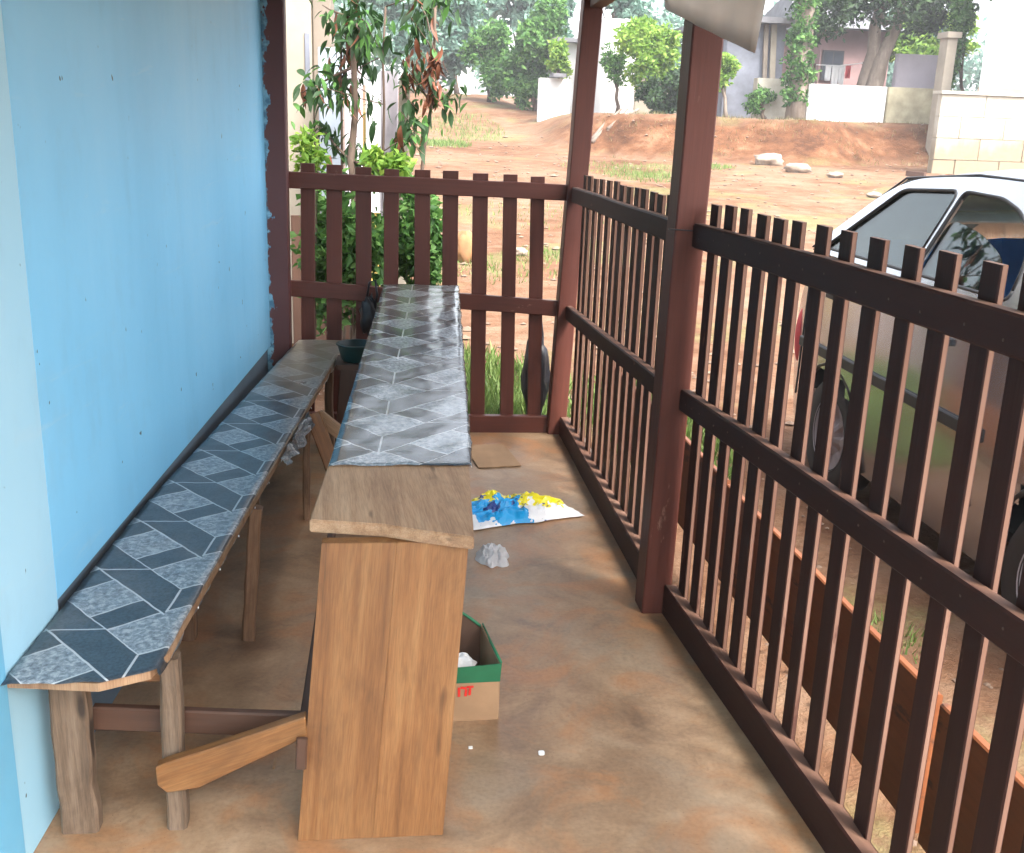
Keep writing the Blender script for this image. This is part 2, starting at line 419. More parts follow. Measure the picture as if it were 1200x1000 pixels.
def beam(name, p0, p1, w, t, m, parent=None, hint=(0, 1, 0), segs=1, jit=0.0, ch=.004, edge=()):
    _seed[0] += 1
    L = (Vector(p1)-Vector(p0)).length
    return put(name, beam_mesh(w, t, L, m, segs, jit, ch, _seed[0], edge), parent, mw=axis_m(p0, p1, hint))
def boxw(name, lo, hi, m, parent=None, bev=.01):
    """axis-aligned chamfered box between two world corners"""
    lo, hi = Vector(lo), Vector(hi); c = (lo+hi)/2
    o = beam(name, (c.x, c.y, lo.z), (c.x, c.y, hi.z), hi.x-lo.x, hi.y-lo.y, m, parent, hint=(1, 0, 0), ch=bev)
    return o
def tube(P, R, sides=7):
    V = []; Fc = []; n = len(P); P = [Vector(p) for p in P]
    for i, p in enumerate(P):
        d = (P[min(i+1, n-1)]-P[max(i-1, 0)]).normalized()
        a = d.orthogonal().normalized(); b = d.cross(a)
        if i: 
            a = (pa-d*pa.dot(d)).normalized(); b = d.cross(a)
        pa = a
        for k in range(sides):
            t = k*math.tau/sides; V.append(p+(a*math.cos(t)+b*math.sin(t))*R[i])
    for i in range(n-1):
        for k in range(sides): Fc.append((i*sides+k, i*sides+(k+1) % sides, (i+1)*sides+(k+1) % sides, (i+1)*sides+k))
    Fc.append(tuple(range(sides-1, -1, -1))); Fc.append(tuple(range((n-1)*sides, n*sides)))
    return V, Fc
def join(parts):
    V, Fc = [], []
    for v, f in parts:
        o = len(V); V += list(v); Fc += [tuple(i+o for i in q) for q in f]
    return V, Fc
def leaf_geo(c, size, r, asp=.45):
    """a folded leaf of two quads"""
    d = Vector((r.gauss(0, 1), r.gauss(0, 1), r.gauss(-.2, .8))).normalized()
    s = d.cross(Vector((r.gauss(0, 1), r.gauss(0, 1), r.gauss(0, 1)))).normalized(); up = d.cross(s)
    a = c; b = c+d*size; k = size*asp
    return [a, c+d*size*.45+s*k*.5+up*k*.18, b, c+d*size*.45-s*k*.5+up*k*.18], [(0, 1, 2), (0, 2, 3)]
def crown_mesh(name, blobs, n, size, m, seed=1, asp=.5, clumps=14):
    """leaves gathered in clumps through the volume of some ellipsoids: (centre, radii)"""
    r = random.Random(seed); V = []; Fc = []
    tot = sum(b[1][0]*b[1][1]*b[1][2] for b in blobs)
    for c, R in blobs:
        c = Vector(c); k = max(8, int(n*R[0]*R[1]*R[2]/tot)); cl = []
        for _ in range(max(4, int(clumps*k*len(blobs)/n)+4)):
            d = Vector((r.gauss(0, 1), r.gauss(0, 1), r.gauss(0, 1))).normalized()*(r.random()**.4)*.85
            cl.append((Vector((d.x*R[0], d.y*R[1], d.z*R[2])), r.uniform(.18, .42)))
        for _ in range(k):
            cc, cr = r.choice(cl)
            d = Vector((r.gauss(0, 1), r.gauss(0, 1), r.gauss(0, 1))).normalized()*(r.random()**.5)*cr
            p = c+cc+Vector((d.x*R[0], d.y*R[1], d.z*R[2]))
            v, f = leaf_geo(p, size*r.uniform(.6, 1.3), r, asp); o = len(V)
            V += v; Fc += [tuple(i+o for i in q) for q in f]
    return mesh(name, V, Fc, m)
def limb_path(p0, p1, n, wob, r):
    p0, p1 = Vector(p0), Vector(p1)
    return [p0.lerp(p1, i/n)+(Vector((r.uniform(-wob, wob), r.uniform(-wob, wob), 0)) if 0 < i < n else Vector()) for i in range(n+1)]

# ------------------------------------------------------------------ terrain
def sst(a, b, x):
    t = max(0, min(1, (x-a)/(b-a))); return t*t*(3-2*t)
def hgt(x, y):
    z = -.06+.98*sst(6, 26, y)
    yb = 25.2+.8*math.sin(x*.5)+.4*math.sin(x*1.7)
    bank = sst(3.6, 5.4, x)
    z += bank*(1.02*sst(yb, yb+1.6, y)+.35*sst(27, 60, y))+(1-bank)*1.75*sst(24, 44, y)
    z += 1.5*sst(50, 90, y)
    z += .05*mnoise.noise(Vector((x*.5, y*.5, 0)))*sst(6, 12, y)+.012*mnoise.noise(Vector((x*2.3, y*2.3, 1)))
    return z
def axis(a, b, dense, lo, hi, step):
    out = [a]
    while out[-1] < b:
        x = out[-1]; out.append(x+(dense if lo < x < hi else step if abs(x-(lo+hi)/2) < 60 else 12))
    return out
xs = axis(-120, 140, .35, -4, 22, 2.0); ys = axis(-60, 200, .35, 4.5, 32, 2.0)
V = [(x, y, hgt(x, y)) for y in ys for x in xs]; nx = len(xs)
# the ground stays under the porch slab
V = [(x, y, z-.06 if (-1.2 < x < 1.2 and -3 < y < 5.4) else z) for x, y, z in V]
Fc = [(j*nx+i, j*nx+i+1, (j+1)*nx+i+1, (j+1)*nx+i) for j in range(len(ys)-1) for i in range(nx-1)]
tag(put('ground', mesh('ground', V, Fc, 'ground', True)), kind='structure')
def on(px, y, lift=0.0):
    """ground point under a photo column at depth y"""
    p = at(px, 150, y); return Vector((p.x, y, hgt(p.x, y)+lift))

# ------------------------------------------------------------------ porch structure
def wx(y): return -.80+.060*(y-2.0)          # wall plane
def fx(y): return .94 if y > 3.15 else .94+.065*(3.15-y)   # fence line
fl = [(-.95, -2), (fx(-2)+.08, -2)] + [(fx(y)+.06, y) for y in (0, 1.5, 3.15)] + [(1.03, 5.47), (-.75, 5.47)]
n = len(fl)
V = [(x, y, 0) for x, y in fl]+[(x, y, -.16) for x, y in fl]
Fc = [tuple(range(n)), tuple(range(2*n-1, n-1, -1))]+[(i+n, (i+1) % n+n, (i+1) % n, i) for i in range(n)]
tag(put('porch_floor', mesh('porch_floor', V, Fc, 'floor')), kind='structure')

wall = thing('blue_wall', (-.82, 2, 0), 'light blue painted board wall along the left of the porch', 'wall')
def wall_sheet(name, y0, y1, z0, z1, off, m, th=.012):
    V = []; a = [(y0, z0), (y1, z0), (y1, z1), (y0, z1)]
    for t in (0, -th):
        for y, z in a: V.append((wx(y)+off+t, y, z))
    Fc = [(0, 1, 2, 3), (7, 6, 5, 4), (0, 4, 5, 1), (1, 5, 6, 2), (2, 6, 7, 3), (3, 7, 4, 0)]
    me = mesh(name, V, Fc, m); bm = bmesh.new(); bm.from_mesh(me)
    bmesh.ops.recalc_face_normals(bm, faces=bm.faces); bmesh.ops.bevel(bm, geom=bm.edges[:], offset=.002, segments=1, affect='EDGES'); bm.to_mesh(me); bm.free()
    return put(name, me, wall)
wall_sheet('wall_sheet', 2.345, 5.247, .486, 2.75, 0, 'blue')
wall_sheet('wall_sheet', -2, 2.335, .0, 2.75, .004, 'blue2')
wall_sheet('wall_panel', -2, 2.02, .0, 2.75, .012, 'blue3')
wall_sheet('shaded_base', 2.26, 5.31, 0, .483, -.018, 'base_shade', .02)  # recessed foot of the wall, its shadow put into the colour
wall_sheet('backing_board', -2, 5.34, .0, 2.75, -.10, 'greywall', .02)
# corner post with peeling blue
cp = Vector((-.569, 5.30, 0))
o = put('corner_post', beam_mesh(.118, .10, 2.75, 'corner', 1, 0, .006), None, mw=axis_m(cp, cp+Vector((0.005, 0, 1)), (1, 0, 0)))
tag(o, 'maroon corner post with peeling blue paint at the end of the blue wall', 'post')

# posts
def post(x0, x1, y, depth, top, zt, label):
    w = x1-x0; p0 = Vector(((x0+x1)/2, y+depth/2, 0)); p1 = Vector((top, y+depth/2, zt))
    t = thing('porch_post', p0, label, 'post')
    beam('post_shaft', p0, p1, w, depth, 'maroon', t, (1, 0, 0), 6, .0015, .005)
    return t
pn = post(.856, .952, 3.19, .11, .925, 2.24, 'near maroon roof post standing between the two side fence sections')
beam('tie_wire', (.905-.06, 3.185, 1.305), (.905+.05, 3.183, 1.30), .004, .004, 'dark', pn)
pf = post(.835, .93, 5.33, .10, .965, 2.24, 'far maroon roof post at the outer corner of the porch')

# side fences
_v, _f = tube([(0, 0, 0), (-.0012, 0, 0)], [.0032, .0026], 6); NAIL = mesh('nail', _v, _f, 'rustnail')
def side_fence(name, label, P0, P1, zt, zm, zb, ysl, slatx=.068):
    """rails from P0 (far) to P1 (near); heights (far, near) of the rail tops"""
    P0, P1 = Vector(P0), Vector(P1)
    t = thing(name, P0, label, 'fence', 'picket fence sections of the porch')
    def rail(z, h, th, dx=0, m='maroon_dark'):
        a = Vector((P0.x+dx, P0.y, z[0]-h/2)); b = Vector((P1.x+dx, P1.y, z[1]-h/2))
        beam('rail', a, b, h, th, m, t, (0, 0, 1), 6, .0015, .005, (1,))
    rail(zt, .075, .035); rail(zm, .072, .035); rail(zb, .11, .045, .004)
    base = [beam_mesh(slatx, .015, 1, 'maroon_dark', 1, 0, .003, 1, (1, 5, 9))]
    for i, y in enumerate(ysl):
        f = (y-P0.y)/(P1.y-P0.y); x = P0.x+(P1.x-P0.x)*f+.0255
        ztop = zt[0]+(zt[1]-zt[0])*f+.066+rnd.uniform(-.006, .006)
        zbot = zb[0]+(zb[1]-zb[0])*f-.06
        lean = rnd.uniform(-.006, .006)
        b = base[0]; L = ztop-zbot
        mm = axis_m((x, y-lean, zbot), (x+rnd.uniform(-.001, .001), y+lean, ztop), (0, 1, 0)) @ Matrix.Diagonal((rnd.uniform(.88, 1.10), 1, L, 1))
        put('slat', b, t, mw=mm)
        if y < 3.2:
            for zr in (zt, zm):
                z = zr[0]+(zr[1]-zr[0])*f-.038
                put('nail', NAIL, t, mw=Matrix.Translation((x-.0255-.0183, y+rnd.uniform(-.012, .012), z+rnd.uniform(-.012, .012))))
    # ledge under the slats
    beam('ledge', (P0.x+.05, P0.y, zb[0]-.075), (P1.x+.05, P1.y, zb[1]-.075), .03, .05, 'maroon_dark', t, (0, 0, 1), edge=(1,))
    return t
yf = [5.17, 5.042, 4.896, 4.744, 4.564+.02, 4.443, 4.311, 4.176, 4.039, 3.92, 3.786, 3.668, 3.545, 3.43]
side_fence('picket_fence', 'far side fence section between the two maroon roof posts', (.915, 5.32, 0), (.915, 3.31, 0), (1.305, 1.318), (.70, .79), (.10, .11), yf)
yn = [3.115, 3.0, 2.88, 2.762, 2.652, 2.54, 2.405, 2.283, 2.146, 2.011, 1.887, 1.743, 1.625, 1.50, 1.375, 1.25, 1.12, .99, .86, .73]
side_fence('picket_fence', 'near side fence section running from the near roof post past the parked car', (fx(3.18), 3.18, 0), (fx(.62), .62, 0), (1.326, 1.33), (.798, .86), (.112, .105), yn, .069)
# end fence
ef = thing('picket_fence', (.1, 5.4, 0), 'end fence of wide maroon pickets closing the far end of the porch', 'fence', 'picket fence sections of the porch')
for za, zb_, h, th in ((1.336, 1.312, .08, .035), (.80, .716, .08, .035), (.105, .088, .095, .045)):
    beam('rail', (-.515, 5.385, za-h/2), (.845+.04*zb_, 5.385, zb_-h/2), h, th, 'maroon', ef, (0, 0, 1), 6, .0015)
for px in (361, 392, 426, 459, 495, 528, 563, 598, 630):
    p = at(px, 210, 5.42); w = .074+rnd.uniform(-.006, .006)
    q = at(px+rnd.uniform(-2, 1)+(px-450)*-.02, 470, 5.42)
    beam('slat', (p.x-(p.x-q.x)*1.1+.03*0, 5.417, .04), (p.x, 5.417, 1.375-.03*(p.x+.5)/1.4+rnd.uniform(-.004, .004)), w, .022, 'maroon', ef, (1, 0, 0), 1, 0, .003)

# roof: plate, rafters, sheets
rf = thing('porch_roof', (.2, 2.5, 2.2), 'low sheet metal porch roof carried on dark timber rafters', 'roof')
beam('wall_plate', (.94, -.1, 2.27), (.98, 5.52, 2.20), .10, .07, 'brownboard', rf, (0, 0, 1), 4, .002)
for i in range(8):
    y = .05+i*.76
    beam('rafter', (-.85, y, 2.55), (1.42, y, 2.24+.02), .08, .05, 'brownboard', rf, (0, 0, 1), 2, .002)
def corr(x0, z0, x1, z1, y0, y1, m, name, parent, pitch=.076, amp=.009, th=.002):
    n = int((y1-y0)/pitch*6); V = []; Fc = []
    for i in range(n+1):
        y = y0+(y1-y0)*i/n; a = amp*math.sin((y-y0)/pitch*math.tau)
        V += [(x0, y, z0+a), (x1, y, z1+a), (x0, y, z0+a-th), (x1, y, z1+a-th)]
    for i in range(n):
        k = i*4; Fc += [(k, k+1, k+5, k+4), (k+2, k+6, k+7, k+3)]
    return put(name, mesh(name, V, Fc, m, True), parent)
for i in range(8):
    corr(-.86, 2.625+.004*(i % 2), 1.52, 2.30+.004*(i % 2), -.05+i*.692, -.05+(i+1)*.692+.03, 'roof_sheet', 'roof_sheet', rf)
# loose eave sheet hanging in front of the near post
A, B, C, D0 = at(772, -60, 2.74), at(779, 10, 2.80), at(885, 62, 2.86), at(912, -70, 2.70)
V = []; Fc = []; n = 14
for j in range(5):
    for i in range(n+1):
        s_, t_ = i/n, j/4
        p = A.lerp(D0, s_).lerp(B.lerp(C, s_), t_)+Vector((0, .003*math.sin(s_*n*1.6)+.012*math.sin(s_*3), 0))
        V.append(p)
for j in range(4):
    for i in range(n): k = j*(n+1)+i; Fc.append((k, k+1, k+n+2, k+n+1))
me = mesh('eave_sheet', V, Fc, 'metal_sheet', True)
ob = put('eave_sheet', me); sm_ = ob.modifiers.new('s', 'SOLIDIFY'); sm_.thickness = .004
tag(ob, 'loose grey roofing sheet hanging down in front of the near roof post', 'roofing sheet')

# low orange-brown boards outside the near fence
for i, (a, b) in enumerate(((5.25, 3.40), (3.37, 1.95), (1.92, .3))):
    lab = ['orange brown board standing outside the far side fence section', 'orange brown board outside the fence just right of the near roof post', 'orange brown board outside the fence nearest the camera'][i]
    o = beam('skirting_board', (1.155+.03*i, a, .225), (1.155+.03*(i+1), b, .23), .36, .022, 'rust', None, (0, 0, 1), 4, .003)
    tag(o, lab, 'board', 'orange brown boards outside the side fence')
# ------------------------------------------------------------------ bench
bench = thing('bench', (-.6, 2.1, 0), 'long low wooden bench under patterned vinyl against the blue wall', 'bench')
def bz(y): return .468+.009*(y-2)
def bback(y): return max(-.793+.108*(y-2.396), wx(y)+.012)
def bfront(y): return -.478+.079*(y-2.25)
def slab(name, pts, zf, th, m, parent, drop=0.0, sub=0):
    """flat piece of outline pts with top height zf(y)"""
    n = len(pts); V = [(x, y, zf(y)) for x, y in pts]+[(x, y, zf(y)-th) for x, y in pts]
    Fc = [tuple(range(n)), tuple(range(2*n-1, n-1, -1))]+[((i+1) % n, i, i+n, (i+1) % n+n) for i in range(n)]
    me = mesh(name, V, Fc, m); bm = bmesh.new(); bm.from_mesh(me); bmesh.ops.recalc_face_normals(bm, faces=bm.faces); bm.to_mesh(me); bm.free()
    return me
outl = [(bback(2.02), 2.02), (-.60, 1.995), (-.505, 2.04), (-.482, 2.12), (-.476, 2.25)]+[(bfront(y), y) for y in (3, 4, 5, 5.35)]+[(bback(y), y) for y in (5.35, 5, 4, 3, 2.4)]
me = slab('seat_board', outl, lambda y: bz(y)-.004, .019, 'raw', bench)
put('seat_board', me, bench)
def cover(name, m, parent, back, front, zf, y0, y1, ny, nxx, nearcut=None, drop=.02, seed=3, wr=.0025):
    r = random.Random(seed); V = []; Fc = []; cols = nxx+5
    for j in range(ny+1):
        f = j/ny; y = y0+(y1-y0)*f; a, b = back(y), front(y)
        e = .004*mnoise.noise(Vector((y*6, seed, 0)))+.003*mnoise.noise(Vector((y*25, seed, 3)))
        row = [(a-.004, -.014), (a-.002, -.002)]+[(a+(b-a)*k/nxx, 0) for k in range(1, nxx)]+[(b+e*.3, 0), (b+.006+e, -.003), (b+.007+e, -drop*.5), (b+.009+e*1.6, -drop*(1+.5*mnoise.noise(Vector((y*12, seed, 7)))))]
        cols = len(row)
        for k, (x, dz) in enumerate(row):
            yy = y
            if nearcut: yy = nearcut(x, y)
            w = wr*mnoise.noise(Vector((x*14, yy*9, seed)))+wr*.6*mnoise.noise(Vector((x*40, yy*22, seed)))
            V.append((x, yy, zf(yy)+.003+w+dz))
    for j in range(ny):
        for k in range(cols-1): q = j*cols+k; Fc.append((q, q+1, q+cols+1, q+cols))
    o = put(name, mesh(name, V, Fc, m, True), parent)
    s = o.modifiers.new('s', 'SOLIDIFY'); s.thickness = .0012
    return o
def ncut(x, y):
    lim = 1.99+.010*mnoise.noise(Vector((x*20, 0, 5)))
    if x > -.60: lim = 1.985+(min(x, -.5)+.60)*.45+max(0, x+.5)*1.9
    return lim+(y-1.98)*((5.34-lim)/(5.34-1.98))
c1 = cover('vinyl_cover', 'vinyl_bench', bench, lambda y: bback(y)+.002, lambda y: bfront(max(y, 2.0)), bz, 1.98, 5.34, 170, 16, ncut, .030, 3)
def leg(name, x0, x1, xb0, xb1, y, d, zt, m, parent, zb=0.0, yb=None):
    p0 = ((xb0+xb1)/2, (yb or y)+d/2, zb); p1 = ((x0+x1)/2, y+d/2, zt)
    return beam(name, p0, p1, (x1-x0), d, m, parent, (1, 0, 0), 7, .003, .006)
leg('leg', -.752, -.672, -.745, -.672, 2.13, .045, .440, 'weather', bench)
leg('leg', -.512, -.468, -.516, -.472, 2.135, .045, .438, 'weather', bench)
leg('leg', -.432, -.393, -.470, -.430, 3.05, .045, .444, 'leg', bench)
leg('leg', -.66, -.61, -.66, -.61, 3.06, .045, .444, 'leg', bench)
leg('leg', -.352, -.325, -.362, -.335, 4.09, .04, .455, 'leg', bench)
leg('leg', -.585, -.545, -.585, -.545, 4.12, .045, .455, 'leg', bench)
leg('leg', -.33, -.29, -.33, -.29, 5.10, .045, .46, 'leg', bench)
leg('leg', -.50, -.45, -.50, -.45, 5.10, .045, .46, 'leg', bench)
beam('crosspiece', (-.672, 2.165, .395), (-.508, 2.165, .398), .05, .022, 'plank', bench, (0, 0, 1), 2, .001)
# low stretchers
beam('stretcher', (-.68, 2.215, .255), (-.20, 2.20, .225), .062, .024, 'brownboard', bench, (0, 0, 1), 3, .0015)
# angled brace nailed across from the bench leg to the table leg
bp = [(-.521, .150), (-.522, .195), (-.50, .205), (-.40, .238), (-.19, .312), (-.186, .262), (-.43, .138), (-.50, .128)]
V = [(x, 2.092, z) for x, z in bp]+[(x, 2.122, z) for x, z in bp]; n = len(bp)
me = mesh('brace', V, [tuple(range(n)), tuple(range(2*n-1, n-1, -1))]+[((i+1) % n, i, i+n, (i+1) % n+n) for i in range(n)], 'plank')
# grain along the brace: store the piece in its own frame
mw = axis_m((-.52, 2.1, .16), (-.19, 2.1, .28), (0, 0, 1)); me.transform(mw.inverted())
bm = bmesh.new(); bm.from_mesh(me); bmesh.ops.recalc_face_normals(bm, faces=bm.faces); bmesh.ops.bevel(bm, geom=bm.edges[:], offset=.003, segments=1, affect='EDGES'); bm.to_mesh(me); bm.free()
put('brace', me, bench, mw=mw)
# second brace half way along
p0, p1 = Vector((-.315, 4.07, .462)), Vector((-.205, 3.98, .19))
beam('brace', p0, p1, .060, .028, 'plank', bench, (1, 0, .3), 3, .002)
beam('brace', (-.30, 4.14, .44), (-.03, 4.12, .22), .055, .025, 'raw', bench, (0, 0, 1), 3, .002)
# torn flap of film at the bench edge
r = random.Random(5); V = []; Fc = []
for j in range(9):
    for i in range(13):
        y = 3.45+.6*i/12; x = bfront(y)+.008+.016*math.sin(i*1.9)*j/8+.018*j/8
        V.append((x+r.uniform(-.006, .006), y, bz(y)-.003-.075*(j/8)*(1-abs(i/12-.6)*1.1)+r.uniform(-.004, .004)))
for j in range(8):
    for i in range(12): q = j*13+i; Fc.append((q, q+1, q+14, q+13))
put('torn_film', mesh('torn_film', V, Fc, 'paper' if False else 'vinyl_bench', False), bench)
# nails along the front edge
nm = None
V, Fc = tube([(0, 0, 0), (.002, 0, 0)], [.0035, .003], 6); nm = mesh('nail', V, Fc, 'whitecloth')
for y in [2.35+.22*i for i in range(13)]:
    put('nail', nm, bench, loc=(bfront(y)+.0095, y, bz(y)-.012))

# ------------------------------------------------------------------ table
table = thing('table', (0, 2.1, 0), 'long narrow plank table, raw near end, patterned vinyl on the rest', 'table')
def tz(y): return .748+.0165*(y-2.1)
def tl(y): return -.174+.0425*(y-2.1)+.0
def tr(y): return .176+.0475*(y-2.1)
out = [(-.180, 2.185), (-.02, 2.155), (.06, 2.12), (.176, 2.078)]+[(tr(y), y) for y in (3, 4, 5.29)]+[(tl(y), y) for y in (5.29, 4, 3)]
me = slab('tabletop', out, lambda y: tz(y)-.002, .030, 'raw', table)
mw = Matrix.Translation((0, 2.1, .75)) @ Matrix.Rotation(-math.pi/2, 4, 'X') @ Matrix.Rotation(.06, 4, 'Y')
def grain_board(name, me, parent, mw, segs=0, bev=.003, sub=0):
    me.transform(mw.inverted()); bm = bmesh.new(); bm.from_mesh(me)
    bmesh.ops.recalc_face_normals(bm, faces=bm.faces); bmesh.ops.bevel(bm, geom=bm.edges[:], offset=bev, segments=2, affect='EDGES'); bm.to_mesh(me); bm.free()
    return put(name, me, parent, mw=mw)
# grain of the top crosses slightly at the near end, as it was cut from a wide board
mwt = axis_m((0, 2.1, .73), (-.25, 5, .75), (1, 0, 0)); grain_board('tabletop', me, table, mwt)
def tcut(x, y):
    lim = 2.535+.006*mnoise.noise(Vector((x*22, 0, 5)))
    return lim+(y-2.53)*((5.285-lim)/(5.285-2.53))
cover('vinyl_cover', 'vinyl_table', table, tl, lambda y: tr(y)+.002, tz, 2.53, 5.285, 130, 18, tcut, .010, 9, .0035)
# end boards: two planks side by side
for k, (ta, tb, ba, bb) in enumerate(((-.150, .012, -.212, -.042), (.0122, .169, -.0418, .121))):
    V = []
    for (xa, xb, z, y) in ((ba, bb, 0, 2.075), (ta, tb, tz(2.13)-.033, 2.125)):
        V += [(xa, y, z), (xb, y, z), (xb, y+.034, z), (xa, y+.034, z)]
    me = mesh('end_plank', V, [(0, 1, 2, 3), (7, 6, 5, 4), (0, 4, 5, 1), (1, 5, 6, 2), (2, 6, 7, 3), (3, 7, 4, 0)], 'plank')
    grain_board('end_plank', me, table, axis_m(((ba+bb)/2, 2.09, 0), ((ta+tb)/2, 2.14, .72), (1, 0, 0)), bev=.0012)
beam('leg', (-.03, 4.66, 0), (.01, 4.66, .752), .14, .03, 'brownboard', table, (1, 0, 0), 3, .002)
beam('leg', (.16, 4.66, 0), (.20, 4.66, .752), .12, .03, 'brownboard', table, (1, 0, 0), 3, .002)
beam('stretcher', (-.20, 2.13, .24), (-.20, 4.66, .26), .06, .02, 'brownboard', table, (0, 0, 1))
# cleat at the left of the end board
beam('cleat', (-.20, 2.065, .20), (-.196, 2.067, .275), .025, .012, 'brownboard', table, (1, 0, 0))

# ------------------------------------------------------------------ things at the far end
st = thing('stool', (-.21, 4.95, 0), 'dark brown stool wedged between bench end and table end', 'stool')
boxw('seat', (-.262, 4.80, .470), (-.10, 5.02, .495), 'brownboard', st)
beam('side_board', (-.225, 4.81, 0), (-.185, 4.81, .47), .11, .022, 'brownboard', st, (1, 0, 0), 2, .002)
beam('side_board', (-.19, 5.0, 0), (-.18, 5.0, .47), .11, .022, 'brownboard', st, (1, 0, 0), 2, .002)
V = []; Fc = []; n = 24
prof = [(.0, 0), (.062, 0), (.070, .01), (.088, .075), (.095, .078), (.095, .084), (.084, .084), (.068, .015), (0, .012)]
for (rr, z) in prof:
    for k in range(n): a = k*math.tau/n; V.append((rr*math.cos(a), rr*math.sin(a), z))
for j in range(len(prof)-1):
    for k in range(n): Fc.append((j*n+k, j*n+(k+1) % n, (j+1)*n+(k+1) % n, (j+1)*n+k))
tag(put('basin', mesh('basin', V, Fc, 'teal', True), loc=(-.168, 4.89, .497)), 'dark teal plastic basin on the brown stool between bench and table', 'basin')
# small black bag hanging on the end fence
def blob(name, c, R, m, seed, amp=.25, nu=24, nv=14, flat=None, fr=2.2):
    V = []; Fc = []
    for j in range(nv+1):
        th = math.pi*j/nv
        for i in range(nu):
            ph = math.tau*i/nu; d = Vector((math.sin(th)*math.cos(ph), math.sin(th)*math.sin(ph), math.cos(th)))
            k = 1+amp*mnoise.noise(d*fr+Vector((seed, 0, 0)))+amp*.5*mnoise.noise(d*fr*3+Vector((seed, 9, 0)))
            z = d.z*R[2]*k
            if flat is not None: z = max(z, flat)
            V.append((c[0]+d.x*R[0]*k, c[1]+d.y*R[1]*k, c[2]+z))
    for j in range(nv):
        for i in range(nu): Fc.append((j*nu+i, (j+1)*nu+i, (j+1)*nu+(i+1) % nu, j*nu+(i+1) % nu))
    me = mesh(name, V, Fc, m, True); return me
bb = thing('black_bag', (-.11, 5.33, .6), 'small black bag hanging from the end fence beside the table end', 'bag')
put('bag_body', blob('bag_body', (-.115, 5.335, .63), (.045, .028, .10), 'dark', 4, .35), bb)
V, Fc = tube([(-.13, 5.33, .70), (-.115, 5.34, .80), (-.085, 5.335, .815), (-.075, 5.33, .74), (-.09, 5.33, .66)], [.008, .006, .006, .006, .008], 6)
put('strap', mesh('strap', V, Fc, 'dark', True), bb)
tag(put('black_sack', blob('black_sack', (.80, 5.62, .24), (.07, .06, .27), 'dark', 8, .4)), 'black sack standing outside the end fence beside the far roof post', 'sack')

# plastic bag with print
def mat_bag():
    n = NT('printed plastic bag'); X, Y, Z = n.sep(n.oc())
    w = n.noise(9, n.oc(), 3, .6); w2 = n.noise(14, n.vec('ADD', n.oc(), (5, 5, 5)), 3, .6)
    xx = n.math('ADD', X, n.math('MULTIPLY', n.math('SUBTRACT', w, .5), .30)); yy = n.math('ADD', Y, n.math('MULTIPLY', n.math('SUBTRACT', w2, .5), .32))
    bl = n.math('MULTIPLY', n.math('LESS_THAN', xx, .56), n.math('MULTIPLY', n.math('LESS_THAN', yy, 4.19), n.math('GREATER_THAN', yy, 3.99)))
    ye = n.math('MULTIPLY', n.math('GREATER_THAN', n.math('MULTIPLY_ADD', xx, -.15, yy), 4.03), n.math('LESS_THAN', w, .62))
    col = n.mix(n.math('GREATER_THAN', w2, .0), (.74, .74, .76), (.74, .74, .76))
    col = n.mix(ye, col, (.85, .72, .02)); col = n.mix(bl, col, (.01, .33, .70))
    db = n.math('MULTIPLY', n.math('GREATER_THAN', w2, .60), n.math('GREATER_THAN', yy, 4.08)); col = n.mix(db, col, (.02, .05, .22))
    n.P(Base_Color=col, Roughness=.3); n.b.inputs['Subsurface Weight'].default_value = 0
    n.bump(n.noise(25, n.oc(), 4, .6), .5, .01); return n.m
MT['bag'] = mat_bag()
def mat_film():
    n = NT('thin white film'); c = (.88, .88, .9)
    n.P(Base_Color=c, Roughness=.3)
    t = n.t.nodes.new('ShaderNodeBsdfTransparent'); tl = n.t.nodes.new('ShaderNodeBsdfTranslucent'); tl.inputs[0].default_value = (*c, 1)
    a = n.t.nodes.new('ShaderNodeMixShader'); a.inputs[0].default_value = .4; b = n.t.nodes.new('ShaderNodeMixShader'); b.inputs[0].default_value = .10
    n.t.links.new(n.b.outputs[0], a.inputs[1]); n.t.links.new(tl.outputs[0], a.inputs[2]); n.t.links.new(a.outputs[0], b.inputs[1]); n.t.links.new(t.outputs[0], b.inputs[2]); n.t.links.new(b.outputs[0], n.out.inputs[0])
    return n.m
MT['film'] = mat_film()
V = []; Fc = []; NI, NJ = 90, 54
for j in range(NJ+1):
    for i in range(NI+1):
        u, v = i/NI, j/NJ
        x = .22+.60*u; edge = (1-abs(2*u-1)**3)*(.8+.2*(1-u))
        y0_ = 3.93+.16*u; y = y0_+(.42*v-.02)*edge*(1-.35*u)+.02
        h = math.sin(math.pi*v)**.6*edge
        q = Vector((x*9, y*9, 1)); z = .006+h*(.070+.04*mnoise.noise(q)-.05*abs(mnoise.noise(q*1.7))-.03*abs(mnoise.noise(q*3.7))+.012)
        V.append((x+.012*mnoise.noise(q*1.7), y+.02*mnoise.noise(q*1.3+Vector((4, 0, 0))), max(.003, z)))
for j in range(NJ):
    for i in range(NI): k = j*(NI+1)+i; Fc.append((k, k+1, k+NI+2, k+NI+1))
tag(put('plastic_bag', mesh('plastic_bag', V, Fc, 'bag', False)), 'crumpled plastic bag printed yellow, blue and white, lying on the floor by the table', 'bag')
o = beam('cardboard_sheet', (.39, 4.93, .004), (.60, 4.96, .006), .36, .004, 'cardboard', None, (0, 1, 0), 5, .002, .001); tag(o, 'flat tan piece of cardboard on the floor near the far roof post', 'cardboard')
boxw('bottle_cap', (.388, 2.38, 0.0), (.404, 2.394, .006), 'whitecloth', None, .003)
tag(bpy.data.objects['bottle_cap'], 'tiny white scrap alone on the floor in front of the cardboard box', 'scrap')
